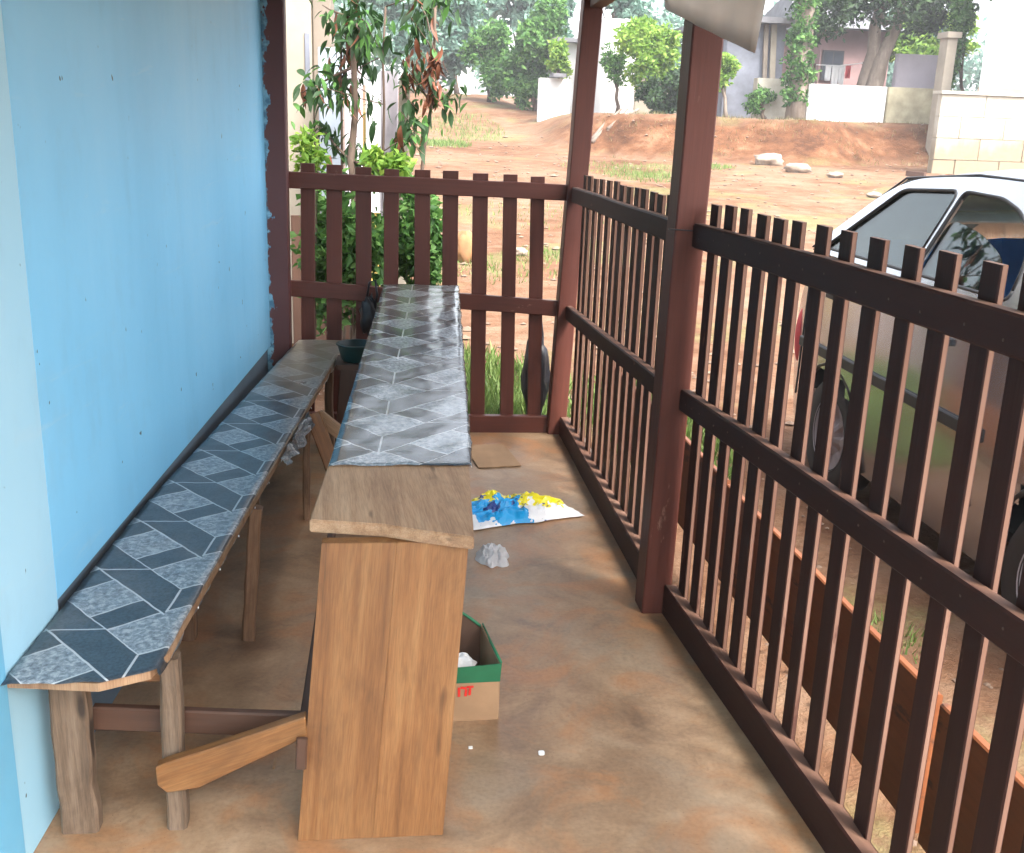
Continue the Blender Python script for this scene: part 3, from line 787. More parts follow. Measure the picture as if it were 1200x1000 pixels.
o = boxw('wood_chip', (.205, 2.42, 0.0), (.216, 2.428, .004), 'paper', None, .001); tag(o, 'white crumb on the floor close to the table end board', 'scrap')
o = boxw('wood_chip', (-.30, 2.36, 0.0), (-.294, 2.41, .004), 'raw', None, .001); tag(o, 'pale wood splinter on the floor between bench brace and table', 'scrap')

def crumple(name, c, rx, ry, h, m, seed, n=26, parent=None, trans=None):
    V = []; Fc = []
    for j in range(n+1):
        for i in range(n+1):
            u, v = 2*i/n-1, 2*j/n-1; k = max(abs(u), abs(v)); l = math.hypot(u, v) or 1
            f = k/l; x, y = u*f, v*f
            q = Vector((x*1.6, y*1.6, seed)); rid = 1-abs(mnoise.noise(q*1.3))*2.2; rid2 = 1-abs(mnoise.noise(q*3.1))*2
            e = 1+.28*mnoise.noise(q*1.4+Vector((9, 0, 0)))
            z = max(0, (1-k**3))*(h*(.35+.5*max(0, rid)+.3*rid2*(.3+k*.5)))
            V.append((c[0]+x*rx*e, c[1]+y*ry*e, c[2]+.002+max(0, z)))
    for j in range(n):
        for i in range(n): q = j*(n+1)+i; Fc += [(q, q+1, q+n+2), (q, q+n+2, q+n+1)]
    return put(name, mesh(name, V, Fc, m), parent)
tag(crumple('crumpled_bag', (.385, 3.69, 0), .06, .105, .045, 'film', 3), 'small crumpled white bag in front of the printed plastic bag', 'bag')
# cardboard box with green band
bx = thing('cardboard_box', (.16, 2.68, 0), 'open cardboard box with a green band beside the table end board', 'box', rz=0)
def panel(name, P, m, th=.004, parent=bx):
    """quad or polygon panel with thickness"""
    P = [Vector(p) for p in P]; nrm = (P[1]-P[0]).cross(P[2]-P[0]).normalized()*th; n = len(P)
    V = P+[p-nrm for p in P]
    return put(name, mesh(name, V, [tuple(range(n)), tuple(range(2*n-1, n-1, -1))]+[((i+1) % n, i, i+n, (i+1) % n+n) for i in range(n)], m), parent)
x0, x1, y0, y1 = .02, .298, 2.55, 2.80; sk = -.01
panel('front_wall', [(x0, y0, 0), (x1, y0+.01, 0), (x1, y0+.01, .118), (x0, y0, .118)], 'cardboard')
panel('front_band', [(x0, y0-.001, .1185), (x1+.001, y0+.009, .1185), (x1+.004, y0+.004, .175), (x0, y0-.005, .158)], 'green_print')
panel('side_wall', [(x1, y0+.01, 0), (x1-.03, y1, 0), (x1-.03, y1, .17), (x1+.002, y0+.01, .174)], 'cardboard')
panel('side_band', [(x1+.002, y0+.012, .12), (x1-.027, y1, .13), (x1-.027, y1, .176), (x1+.005, y0+.012, .176)], 'green_print', .003)
bt_ = [(x1-.03-.13*f, y1+.004, .160+.072*math.sin(f*math.pi/2)) for f in (0, .12, .28, .5, .75, 1)]
panel('back_wall', [(x1-.03, y1, 0)][:0]+[(x0, y1, 0), (x1-.03, y1, 0)]+bt_+[(x0, y1+.004, .232)], 'cardin')
V, Fc = tube([(x1+.002, y0+.012, .176), (x1-.012, y0+.12, .172)]+bt_+[(x0, y1+.004, .232)], [.0045]*9, 6); put('green_rim', mesh('green_rim', V, Fc, 'green_print', True), bx)
panel('left_wall', [(x0, y1, 0), (x0, y0, 0), (x0, y0, .16), (x0, y1, .16)], 'cardin')
panel('box_bottom', [(x0+.01, y0+.015, .004), (x1-.01, y0+.02, .004), (x1-.04, y1-.01, .004), (x0+.01, y1-.01, .004)], 'cardin', .003)
crumple('paper_lining', (.17, 2.655, .115), .075, .06, .045, 'paper', 12, 18, bx)
# red lettering on the front
def bar(a, b, w):
    a, b = Vector((a[0], y0+.0030, a[1])), Vector((b[0], y0+.0030, b[1])); d = (b-a).normalized(); s = Vector((-d.z, 0, d.x))*w/2
    return [a-s, b-s, b+s, a+s], [(0, 1, 2, 3)]
parts = [bar((.186, .078), (.186, .106), .007), bar((.190, .106), (.206, .103), .007), bar((.206, .100), (.204, .079), .007), bar((.2165, .104), (.215, .082), .007), bar((.206, .107), (.226, .108), .006), bar((.166, .104), (.166, .080), .007), bar((.160, .106), (.176, .106), .006)]
V, Fc = join(parts); o = put('red_lettering', mesh('red_lettering', V, Fc, 'red_print'), bx); o.modifiers.new('s', 'SOLIDIFY').thickness = .0008

# ------------------------------------------------------------------ car
car = thing('parked_car', (2.8, 4.2, 0), 'silver hatchback parked beyond the near side fence with its nearer side window half open', 'car')
CX0 = 2.06; CW = 1.56; G = -.06
def cside(z):   # near side surface as distance in from the outermost line
    if z < .75+G: return .03*((.75+G-z)/.5)**2
    if z < 1.05: return .02*(z-.69)/.36
    return .02+(z-1.05)*.36
def cy_(y):     # plan taper at both ends
    a = max(0, (y-4.8)/.54); b = max(0, (2.8-y)/.95); return .10*a*a+.20*b*b
ztop = [(1.86, .5), (1.90, .70), (2.05, .84), (2.45, .95), (2.78, 1.03), (3.0, 1.045), (5.02, 1.045), (5.12, 1.0), (5.24, .86), (5.30, .7), (5.34, .5)]
def topz(y):
    for (a, za), (b, zb_) in zip(ztop, ztop[1:]):
        if a <= y <= b: return za+(zb_-za)*(y-a)/(b-a)
    return .5
bm = bmesh.new(); rows = []
yst = [1.86, 1.88, 1.91, 1.96]+[2.05+.1*i for i in range(31)]+[5.12, 5.18, 5.24, 5.28, 5.31, 5.34]
ARCH = ((2.84, .34), (4.62, .34)); WZ = .275+G
for y in yst:
    row = []; zt_ = topz(y); zs = [.20+G+(zt_-.20-G)*k/12 for k in range(13)]
    ring = [(CX0+cside(z)+cy_(y), z) for z in zs]
    ring[-1] = (ring[-1][0]+.02, ring[-1][1])
    top = [(CX0+CW*f, zt_+.02*math.sin(math.pi*f)) for f in (.12, .3, .5, .7, .88)]
    other = [(2*CX0+CW-x, z) for x, z in reversed(ring)]
    rows.append([bm.verts.new((x, y, z)) for x, z in ring+top+other])
for a, b in zip(rows, rows[1:]):
    for k in range(len(a)-1):
        mx_ = (a[k].co+b[k+1].co)/2
        if mx_.z > 1.02 and 2.5 < mx_.y < 5.0 and .2 < (mx_.x-CX0)/CW < .8: continue
        if (k < 12 or k > 17) and any((mx_.y-ay)**2+(mx_.z-WZ)**2 < ar*ar for ay, ar in ARCH): continue
        bm.faces.new((a[k], a[k+1], b[k+1], b[k]))
for e in (rows[0], rows[-1]): bm.faces.new(e)
bmesh.ops.recalc_face_normals(bm, faces=bm.faces)
me = bpy.data.meshes.new('car_body'); bm.to_mesh(me); bm.free(); me.materials.append(MT['car']); smooth(me); me.update()
put('car_body', me, car)
# arch lips
for s_, nm_ in ((CX0+.012, 1), (CX0+CW-.012, -1)):
    for ay, ar in ARCH:
        P = [(s_, ay+ar*math.cos(a), WZ+ar*math.sin(a)) for a in [math.pi*(-.08+1.16*k/18) for k in range(19)]]
        V, Fc = tube(P, [.012]*19, 6); put('arch_lip', mesh('arch_lip', V, Fc, 'trimdark', True), car)
# greenhouse side: outline and windows in (y, z)
def rounded(P, r=.05, n=4):
    out = []; N_ = len(P)
    for i in range(N_):
        a, b, c = (Vector(P[i-1]), Vector(P[i]), Vector(P[(i+1) % N_]))
        rr = min(r, (a-b).length*.45, (c-b).length*.45); p = b+(a-b).normalized()*rr; q = b+(c-b).normalized()*rr
        for k in range(n+1): t = k/n; out.append(p*(1-t)**2+b*2*t*(1-t)+q*t*t)
    return out
outline = rounded([(2.46, 1.045), (5.10, 1.045), (4.46, 1.425), (3.9, 1.465), (3.3, 1.455), (2.78, 1.40)], .22, 6)
wfront = rounded([(4.065, 1.075), (4.93, 1.075), (4.42, 1.385), (3.975, 1.408)], .045)
wrear = rounded([(3.34, 1.075), (4.03, 1.075), (3.935, 1.408), (3.66, 1.40), (3.52, 1.365), (3.41, 1.30), (3.35, 1.20)], .035, 4)
def flat3(P, far=False, inn=0.0):
    return [Vector(((CX0+cside(z)+inn) if not far else (2*CX0+CW-cside(z)-inn), y, z)) for y, z in P]
def fill(loops, far, inn, th, m, name, mat_parent):
    bm = bmesh.new(); 
    for L in loops:
        vs = [bm.verts.new(p) for p in flat3(L, far, inn)]
        for i in range(len(vs)): bm.edges.new((vs[i-1], vs[i]))
    bmesh.ops.triangle_fill(bm, use_beauty=True, use_dissolve=False, edges=bm.edges[:])
    bmesh.ops.recalc_face_normals(bm, faces=bm.faces)
    me = bpy.data.meshes.new(name); bm.to_mesh(me); bm.free(); me.materials.append(MT[m])
    o = put(name, me, mat_parent); s = o.modifiers.new('s', 'SOLIDIFY'); s.thickness = th; s.offset = 0
    return o
for far in (False, True):
    fr_ = fill([outline, wfront, wrear], far, .012, .02, 'car', 'side_frame', car)
    fill([wfront], far, .016, .004, 'tint' if far else 'glass', 'door_glass', fr_)
    if far: fill([wrear], far, .016, .004, 'tint', 'door_glass', fr_)
    else: fill([rounded([(3.38, 1.05), (4.00, 1.05), (3.97, 1.30), (3.72, 1.27), (3.50, 1.20)], .08, 5)], far, .018, .004, 'glass', 'half_lowered_glass', fr_)
    for L in (wfront, wrear):
        P = flat3(L, far, .004); P.append(P[0]); V, Fc = tube(P, [.008]*len(P), 5); put('window_seal', mesh('window_seal', V, Fc, 'trimdark', True), fr_)
    P = flat3([(2.9, 1.435), (3.3, 1.462), (3.9, 1.472), (4.46, 1.432), (4.8, 1.23), (5.08, 1.06)], far, .012); V, Fc = tube(P, [.0055]*len(P), 6); put('gutter', mesh('gutter', V, Fc, 'trimdark', True), fr_)
# roof skin, windscreen and rear glass across
def across(pts, m, name, n=10, crown=.075, th=.006):
    V = []; Fc = []; k_ = len(pts)
    for (y, z) in pts:
        a = CX0+cside(z)+.012; b = 2*CX0+CW-cside(z)-.012
        for i in range(n+1): f = i/n; V.append((a+(b-a)*f, y+(.04*math.sin(math.pi*f)*(1 if y > 4.3 else -1 if y < 3 else 0)), z+crown*math.sin(math.pi*f)**.6*(1 if z > 1.38 else (z-1.0)/.38)))
    for j in range(k_-1):
        for i in range(n): q = j*(n+1)+i; Fc.append((q, q+1, q+n+2, q+n+1))
    o = put(name, mesh(name, V, Fc, m, True), car); s = o.modifiers.new('s', 'SOLIDIFY'); s.thickness = th
across([(2.80, 1.405), (3.0, 1.435), (3.3, 1.457), (3.6, 1.465), (3.9, 1.466), (4.2, 1.452), (4.45, 1.428)], 'car', 'roof_panel')
across([(4.45, 1.425), (4.75, 1.25), (5.07, 1.05)], 'glass', 'rear_window')
across([(2.48, 1.05), (2.64, 1.23), (2.79, 1.40)], 'glass', 'windscreen')
# wheels
def wheel(x, y, side):
    w = thing('wheel', (x, y, WZ), None, None); w.parent = car; w.matrix_basis = Matrix.Translation(Vector((x, y, WZ))-car.location)
    pr = [(.17, -.07), (.25, -.085), (.275, -.06), (.28, 0), (.275, .06), (.25, .085), (.17, .07)]; n = 32; V = []; Fc = []
    for rr, dx in pr:
        for k in range(n): a = k*math.tau/n; V.append((x+dx, y+rr*math.cos(a), WZ+rr*math.sin(a)))
    for j in range(len(pr)-1):
        for k in range(n): Fc.append((j*n+k, j*n+(k+1) % n, (j+1)*n+(k+1) % n, (j+1)*n+k))
    put('tyre', mesh('tyre', V, Fc, 'tyre', True), w)
    V = []; Fc = []
    pr = [(.178, .075), (.170, .06), (.10, .045), (.05, .07), (0, .072)]
    for rr, dx in pr:
        for k in range(n): a = k*math.tau/n; V.append((x-side*dx*(1+.25*(rr in (.10,) and k % 4 < 2)), y+rr*math.cos(a), WZ+rr*math.sin(a)))
    for j in range(len(pr)-1):
        for k in range(n): Fc.append((j*n+k, j*n+(k+1) % n, (j+1)*n+(k+1) % n, (j+1)*n+k))
    put('rim', mesh('rim', V, Fc, 'greypost', False), w)
for x, sd_ in ((CX0+.10, 1), (CX0+CW-.10, -1)):
    for y in (2.84, 4.62): wheel(x, y, sd_)
# inside
for x in (2.32, 3.02):
    boxw('seat', (x, 3.3, .42), (x+.48, 3.8, .62), 'seatblue', car, .05)
    beam('seat_back', (x+.24, 3.75, .55), (x+.24, 3.95, 1.22), .46, .12, 'seatblue', car, (1, 0, 0), 2, 0, .05)
boxw('seat', (2.25, 4.2, .42), (3.48, 4.65, .62), 'trimdark', car, .05)
beam('seat_back', (2.86, 4.6, .55), (2.86, 4.8, 1.12), 1.2, .12, 'seatblue', car, (1, 0, 0), 2, 0, .05)
boxw('cabin_floor', (2.2, 2.5, .22), (3.5, 5.1, .26), 'trimdark', car)
boxw('dashboard', (2.2, 2.55, .70), (3.5, 2.85, 1.03), 'trimdark', car, .04)
boxw('inner_door', (2.11, 3.1, .62), (2.13, 4.9, 1.0), 'seatblue', car)
V, Fc = tube([(2.56+.17*math.cos(a), 3.02+.05*math.sin(a), 1.0+.16*math.sin(a)) for a in [math.tau*k/16 for k in range(17)]], [.012]*17, 6); put('steering_wheel', mesh('steering_wheel', V, Fc, 'trimdark', True), car)
beam('side_moulding', (CX0-.004, 3.32, .60), (CX0-.004, 5.0, .60), .05, .02, 'trimdark', car, (0, 0, 1))
for y in (3.62, 4.62): boxw('door_handle', (CX0-.012, y, .86), (CX0+.03, y+.13, .885), 'trimdark', car, .005)
for y in (4.03, 5.02, 3.36): beam('door_gap', (CX0+.006, y, .32), (CX0+.0165, y, 1.0), .006, .010, 'trimdark', car, (0, 1, 0))
put('wing_mirror', blob('wing_mirror', (CX0-.06, 3.0, 1.08), (.07, .05, .06), 'trimdark', 1, .05), car)
for x in (CX0+.22, CX0+CW-.22):
    put('headlight', blob('headlight', (x, 1.93, .62), (.15, .06, .07), 'glass', 1, .02), car)
for x in (CX0+.075, CX0+CW-.075): put('tail_light', blob('tail_light', (x, 5.15, .60), (.05, .06, .17), 'redcloth', 1, .02), car)
for y in (1.83, 5.28): boxw('bumper', (CX0+.12, y, .28), (CX0+CW-.12, y+.08, .46), 'trimdark', car, .03)

# ------------------------------------------------------------------ near garden beyond the end fence
def tree(name, base, top, r0, r1, blobs, n, size, lm, label, cat='tree', group=None, bark='bark', seed=1, forks=None, asp=.5, clumps=14):
    r = random.Random(seed); t = thing(name, base, label, cat, group)
    P = limb_path(base, top, 6, r0*.9, r); R = [r0+(r1-r0)*i/6 for i in range(7)]; R[0] *= 1.3
    gs = [tube(P, R, 8)]
    for k, (c, Rb) in enumerate(blobs):
        a = P[3+k % 3]; gs.append(tube(limb_path(a, Vector(c), 3, Rb[0]*.08, r), [r1*.8, r1*.6, r1*.4, r1*.2], 5))
    V, Fc = join(gs); put('trunk', mesh('trunk', V, Fc, bark, True), t)
    put('crown', crown_mesh('crown', blobs, n, size, lm, seed, asp, clumps), t)
    return t
# large-leaved saplings with separately hanging leaves
def leaf_shape(L, w, m, droop=.25):
    V = []; Fc = []; n = 5
    for i in range(n+1):
        f = i/n; ww = w*math.sin(math.pi*min(1, f*1.02+.02))**.8*.5; z = -droop*L*f*f
        V += [(-ww, L*f, z+ww*.35), (0, L*f, z), (ww, L*f, z+ww*.35)]
    for i in range(n):
        k = i*3; Fc += [(k, k+1, k+4, k+3), (k+1, k+2, k+5, k+4)]
    return mesh('leaf', V, Fc, m, True)
LM = [leaf_shape(.13, .045, 'leaf_dark'), leaf_shape(.16, .05, 'leaf_dark', .5), leaf_shape(.11, .04, 'leaf_mid'), leaf_shape(.17, .05, 'leaf_dry', .9)]
def sapling(px, y, topy, r0, leaves, span, label, lean=0, seed=0, dry=0, zlo=.55):
    r = random.Random(seed); b = on(px, y); tp = at(px+lean, topy, y)
    t = thing('sapling', b, label, 'tree', 'saplings behind the end fence')
    P = limb_path(b, tp, 8, .02, r); gs = [tube(P, [r0*(1.15-.075*i) for i in range(9)], 7)]
    tips = []
    for k in range(7):
        a = P[r.randint(5, 8)]; q = a+Vector((r.uniform(-span, span), r.uniform(-span, span)*.8, r.uniform(-.22, .30))); tips.append((a, q)); gs.append(tube(limb_path(a, q, 3, .015, r), [r0*.35, r0*.28, r0*.2, .003], 5))
    V, Fc = join(gs); put('trunk', mesh('trunk', V, Fc, 'bark', True), t)
    for k in range(leaves):
        a, q = r.choice(tips); p = a.lerp(q, r.uniform(.3, 1.05))+Vector((r.gauss(0, .05), r.gauss(0, .05), r.gauss(0, .06)))
        me = LM[3] if k < dry else LM[r.randint(0, 2)]
        e = Matrix.Rotation(r.uniform(0, math.tau), 4, 'Z') @ Matrix.Rotation(r.uniform(-1.5, .1) if k >= dry else r.uniform(-1.6, -1.1), 4, 'X') @ Matrix.Rotation(r.uniform(-.6, .6), 4, 'Y') @ Matrix.Scale(r.uniform(.45, .95), 4)
        put('leaf', me, t, mw=Matrix.Translation(p) @ e)
sapling(416, 6.9, 22, .030, 280, .40, 'thick stemmed sapling with hanging dark leaves above the end fence', -4, 1, 14)
sapling(397, 7.1, 40, .012, 120, .26, 'thin dark stemmed sapling left of the thick stemmed one', 3, 2, 4)
sapling(484, 7.3, 10, .016, 230, .40, 'leaning sapling beside the pale post, with leaves at its top', 26, 3, 6)
sapling(448, 7.0, 8, .012, 250, .42, 'slender sapling with a wide leafy crown in front of the grey post', 4, 14, 22)
# hanging bunch of dry leaves
dl = thing('dry_leaves', at(508, 60, 7.2), 'bunch of dry brown leaves hanging above the end fence', 'dry leaves')
V, Fc = tube([at(486, -6, 7.2), at(500, 20, 7.2), at(508, 60, 7.2), at(512, 110, 7.2)], [.007, .006, .006, .003], 5); put('stem', mesh('stem', V, Fc, 'bark', True), dl)
r = random.Random(11)
for k in range(110):
    p = at(r.gauss(509, 4.5), r.uniform(55, 118), 7.2+r.uniform(-.05, .05)) if k < 78 else at(r.gauss(484, 7), r.uniform(55, 95), 7.2)
    put('leaf', LM[3], dl, mw=Matrix.Translation(p) @ Matrix.Rotation(r.uniform(0, 6.28), 4, 'Z') @ Matrix.Rotation(r.uniform(-1.7, -1.2), 4, 'X') @ Matrix.Scale(r.uniform(.3, .6), 4))
# leafy bush behind the end fence
def bush(name, px, y, top, bot, half, n, size, m, label, seed, cat='bush', dy=.4, grp=None, clumps=14):
    a, b = at(px, top, y), at(px, bot, y); w = (at(px+half, 150, y)-at(px, 150, y)).length
    zb = min(b.z, a.z-.1); c = Vector((a.x, y, (a.z+zb)/2)); R = (w, max(dy, w*.7), (a.z-zb)/2)
    t = thing(name, (a.x, y, hgt(a.x, y)), label, cat, grp)
    put('foliage', crown_mesh('foliage', [(c, R), (c+Vector((-w*.3, 0, R[2]*.35)), (R[0]*.6, R[1]*.6, R[2]*.6)), (c+Vector((w*.35, 0, -R[2]*.1)), (R[0]*.6, R[1]*.6, R[2]*.7))], n, size, m, seed, .55, clumps), t)
    r = random.Random(seed); gs = []
    for k in range(5):
        q = c+Vector((r.uniform(-.6, .6)*R[0], r.uniform(-.5, .5)*R[1], r.uniform(0, .6)*R[2])); gs.append(tube(limb_path(Vector((a.x+r.uniform(-.1, .1)*w, y, hgt(a.x, y)-.02)), q, 4, .04*w, r), [w*.03+.004, w*.025+.003, w*.02+.002, .003, .002], 5))
    V, Fc = join(gs); put('stem', mesh('stem', V, Fc, 'bark', True), t)
    return t
bush('bush', 400, 6.45, 205, 400, 62, 3200, .07, 'leaf_mid', 'dark leafy bush directly behind the left half of the end fence', 21, dy=.35, clumps=20)
bush('bush', 490, 6.6, 200, 375, 34, 2400, .065, 'leaf_mid', 'fresh green bush behind the middle of the end fence', 22, dy=.3, clumps=18)
bush('bush', 362, 6.3, 145, 215, 20, 260, .06, 'leaf_lime', 'yellow green shoots rising beside the corner post', 23, dy=.15)
bush('bush', 455, 6.5, 172, 215, 34, 420, .06, 'leaf_lime', 'yellow green sprigs just above the middle pickets of the end fence', 24, dy=.2)
# neighbour's wall and panels
nb = thing('neighbour_wall', on(350, 7.8), 'tall cream rendered wall end beyond the corner post', 'wall')
a, b = at(300, 0, 7.8), at(364, 0, 7.8); boxw('wall_face', (a.x-1.5, 7.8, -.1), (b.x, 8.1, 3.4), 'cream', nb)
c = at(388, 0, 7.9); boxw('pilaster', (b.x+.002, 7.86, -.1), (c.x, 8.3, 3.4), 'tan', nb)
boxw('dark_slot', (at(356, 0, 7.8).x, 7.785, 1.75), (at(362, 0, 7.8).x, 7.799, 2.15), 'greywall', nb)
o = boxw('upright_sheet', (at(372, 0, 7.6).x, 7.55, -.1), (at(401, 0, 7.6).x, 7.6, 2.05), 'bluegrey', None); tag(o, 'pale blue grey upright sheet beside the cream wall end', 'panel')
o = boxw('pale_board', (at(402, 0, 9).x, 9, -.05), (at(424, 0, 9).x, 9.05, 2.05), 'lilac', None); tag(o, 'pale upright board between the sapling stems', 'panel')
o = boxw('yellow_board', (at(425, 0, 9.6).x, 9.6, .1), (at(448, 0, 9.6).x, 9.66, 1.65), 'yellow', None); tag(o, 'yellow and white painted board low behind the saplings', 'panel')
o = boxw('white_board', (at(428, 0, 9.5).x, 9.5, .8), (at(446, 0, 9.5).x, 9.55, 1.9), 'white', None); tag(o, 'white board in front of the yellow board', 'panel')
o = beam('fence_post', on(456, 7.7), at(457, 84, 7.7), .125, .12, 'greypost', None, (1, 0, 0), 3, .004, .01); tag(o, 'thick grey upright post behind the saplings', 'post', 'posts behind the end fence')
o = beam('fence_post', on(471, 7.5), at(474, 92, 7.5), .075, .075, 'cream', None, (1, 0, 0), 3, .006, .01); tag(o, 'slim pale post right of the grey one', 'post', 'posts behind the end fence')
# back plot behind the bush: dark boards seen between pickets
o = boxw('garden_boards', (at(336, 0, 7.4).x, 7.3, -.08), (at(425, 0, 7.4).x, 7.36, .95), 'brownboard', None); tag(o, 'low dark brown boards behind the bush', 'boards')
# stones
def rock(c, R, m, label, seed, cat='stone', grp=None):
    me = blob('stone', (0, 0, R[2]*.6), R, m, seed, .45, 18, 10, -R[2]*.7)
    return tag(put('stone', me, loc=c), label, cat, grp)
p = at(545, 271, 11.5); rock((p.x, 11.5, hgt(p.x, 11.5)), (.14, .14, .2), 'orangestone', 'orange brown boulder seen between pickets of the end fence', 3)
for i, (px, y, s_) in enumerate(((610, 12, .09), (940, 22, .2), (985, 21, .12), (905, 24, .25), (1035, 18, .1))):
    rock(on(px, y), (s_*1.4, s_, s_*.6), 'stone', ['small pale stone behind the right end pickets', 'pale stone at the foot of the red bank', 'small stone on the sandy yard above the car roof', 'pale stone left on the red bank foot', 'small pale stone behind the car windscreen'][i], 30+i, grp='stones on the sandy yard')
# grass
def grass(spots, n, h, seed, label=''):
    r = random.Random(seed); V = []; Fc = []
    for (x, y, rx, ry) in spots:
        for _ in range(n):
            a = r.uniform(0, math.tau); q = r.random()**.6; px_, py_ = x+rx*q*math.cos(a), y+ry*q*math.sin(a)
            if -1.1 < px_ < 1.12 and py_ < 5.5: continue
            z = hgt(px_, py_)-.01; hh = h*r.uniform(.4, 1.2); an = r.uniform(0, math.tau); dx, dy = math.cos(an)*hh*.08, math.sin(an)*hh*.08
            lx, ly = r.gauss(0, .35)*hh, r.gauss(0, .35)*hh; o = len(V)
            V += [(px_-dx, py_-dy, z), (px_+dx, py_+dy, z), (px_+lx, py_+ly, z+hh)]; Fc.append((o, o+1, o+2))
    tag(put('grass', mesh('grass', V, Fc, 'grass')), label, kind='stuff')
def gs_(px, y, rx, ry): p = on(px, y); return (p.x, y, rx, ry)
grass([gs_(600, 6.4, .75, .8), gs_(560, 6.1, .5, .6), gs_(520, 7, .6, .6), (1.5, 5.6, .35, 1.0)], 1500, .13, 1, 'bright grass just outside the end fence')
grass([gs_(735, 21.5, 1.3, 1.6), gs_(830, 22.5, .6, .8), gs_(760, 20, .8, 1)], 900, .09, 2, 'green grass patch on the sandy yard')
grass([gs_(545, 31, 1.2, 3), gs_(520, 27, .7, 1)], 900, .14, 3, 'pale grass beside the path uphill')
grass([gs_(620, 15, 1.2, 1.2), gs_(580, 11, .7, .8), gs_(640, 12, .5, .6)], 500, .08, 4, 'thin grass on the yard')
grass([(1.75, 2.0, .2, .3), (1.7, 3.1, .15, .2), (1.65, 1.6, .2, .4)], 160, .06, 5, 'sparse grass between porch and car')

# ------------------------------------------------------------------ far side of the yard
def wallbox(name, pl, pr, yt, yb, y, dep, m, label, cat='wall', grp=None, parent=None, tilt=0):
    a, b = at(pl, yb, y), at(pr, yb, y); zt_ = at((pl+pr)/2, yt, y).z; zb_ = min(a.z, b.z)
    if parent is None: zb_ = min(zb_, hgt((a.x+b.x)/2, y)-.1, hgt(a.x, y)-.1, hgt(b.x, y)-.1)
    o = boxw(name, (a.x, y, zb_), (b.x, y+dep, zt_), m, parent, .03)
    if parent is None: tag(o, label, cat, grp)
    return o
# block retaining wall with courses
bw = thing('block_wall', on(1140, 23), 'stained concrete block retaining wall above the car', 'wall')
a = at(1093, 190, 23); zt_ = at(1150, 112, 23).z; zb_ = hgt(a.x, 23)-.15
boxw('wall_core', (a.x+.02, 23.03, zb_), (a.x+9, 23.25, zt_-.03), 'mortar', bw)
h = (zt_-zb_)/4; bmh = {}
for j in range(4):
    for i in range(10):
        L = 1.05; x = a.x+i*L+(0 if j % 2 else -.52); xx0 = max(x, a.x); 
        if x+L-.012-xx0 < .1: continue
        key = round(x+L-.012-xx0, 2)
        if key not in bmh: bmh[key] = beam_mesh(key, .2, h-.012, 'block', 1, 0, .012, 1)
        put('block', bmh[key], bw, mw=Matrix.Translation(((xx0+x+L-.02)/2, 23.0+.08+rnd.uniform(-.008, .008), zb_+j*h)))
boxw('coping', (a.x-.05, 22.93, zt_+.002), (a.x+9, 23.35, zt_+.07), 'block', bw)
wb = thing('white_house', on(1180, 25), 'plain white house standing above the block wall', 'house')
p = at(1147, 105, 24.6); V = [(x, y, z) for z in (p.z-1.8, p.z+4) for x, y in ((p.x, 24.6), (p.x+9, 24.6), (p.x+11.5, 31), (p.x*31/24.6+.25, 31))]
put('wall_face', mesh('wall_face', V, [(3, 2, 1, 0), (4, 5, 6, 7), (0, 1, 5, 4), (1, 2, 6, 5), (2, 3, 7, 6), (3, 0, 4, 7)], 'white'), wb)
boxw('plinth', (p.x-.04, 24.54, p.z-1.8), (p.x+9, 24.6-.002, p.z+.05), 'cream', wb)
# gate pillar
gp = thing('gate_pillar', on(1113, 26), 'square cream gate pillar with a cap beside the white house', 'pillar')
a, b = at(1103, 105, 25.6), at(1123, 45, 25.6); boxw('pillar_shaft', (a.x, 25.6, hgt(a.x, 25.6)-.1), (b.x, 26.0, b.z), 'cream', gp)
boxw('cap', (a.x-.06, 25.54, b.z+.002), (b.x+.06, 26.06, b.z+.14), 'cream', gp)
o = wallbox('garden_wall', 945, 1036, 100, 139, 27.3, .2, 'white', 'low white wall on top of the red bank')
o = wallbox('garden_wall', 1037, 1098, 103, 141, 27.4, .2, 'olive', 'low moss stained wall between the white wall and the pillar')
o = wallbox('garden_wall', 1047, 1108, 64, 108, 29.5, .2, 'lilac', 'taller pale lilac wall behind the moss stained one')
# pink house
ph = thing('pink_house', on(985, 33), 'faded pink house with one dark window behind the white wall', 'house')
a, b = at(955, 120, 33), at(1046, 38, 33); boxw('wall_face', (a.x, 33, hgt(a.x, 33)-.2), (b.x, 38, b.z), 'pink', ph)
wa, wb_ = at(960, 94, 33), at(989, 60, 33)
wn = boxw('window', (wa.x, 32.93, wa.z), (wb_.x, 32.998, wb_.z), 'trimdark', ph)
boxw('pane', (wa.x+.05, 32.915, wa.z+.05), ((wa.x+wb_.x)/2-.02, 32.928, wb_.z-.05), 'darkglass', wn, .002)
boxw('pane', ((wa.x+wb_.x)/2+.02, 32.915, wa.z+.05), (wb_.x-.05, 32.928, wb_.z-.05), 'darkglass', wn, .002)
A_, B_, = at(950, 36, 32.5), at(1050, 36, 32.5); Z = b.z
V = [(A_.x-.3, 32.4, Z), (B_.x+.3, 32.4, Z), (B_.x+.3, 38.5, Z), (A_.x-.3, 38.5, Z), (A_.x+.2, 35.4, Z+1.3), (B_.x-.2, 35.4, Z+1.3)]
put('roof', mesh('roof', V, [(0, 1, 5, 4), (2, 3, 4, 5), (1, 2, 5), (3, 0, 4), (3, 2, 1, 0)], 'roofdark'), ph)
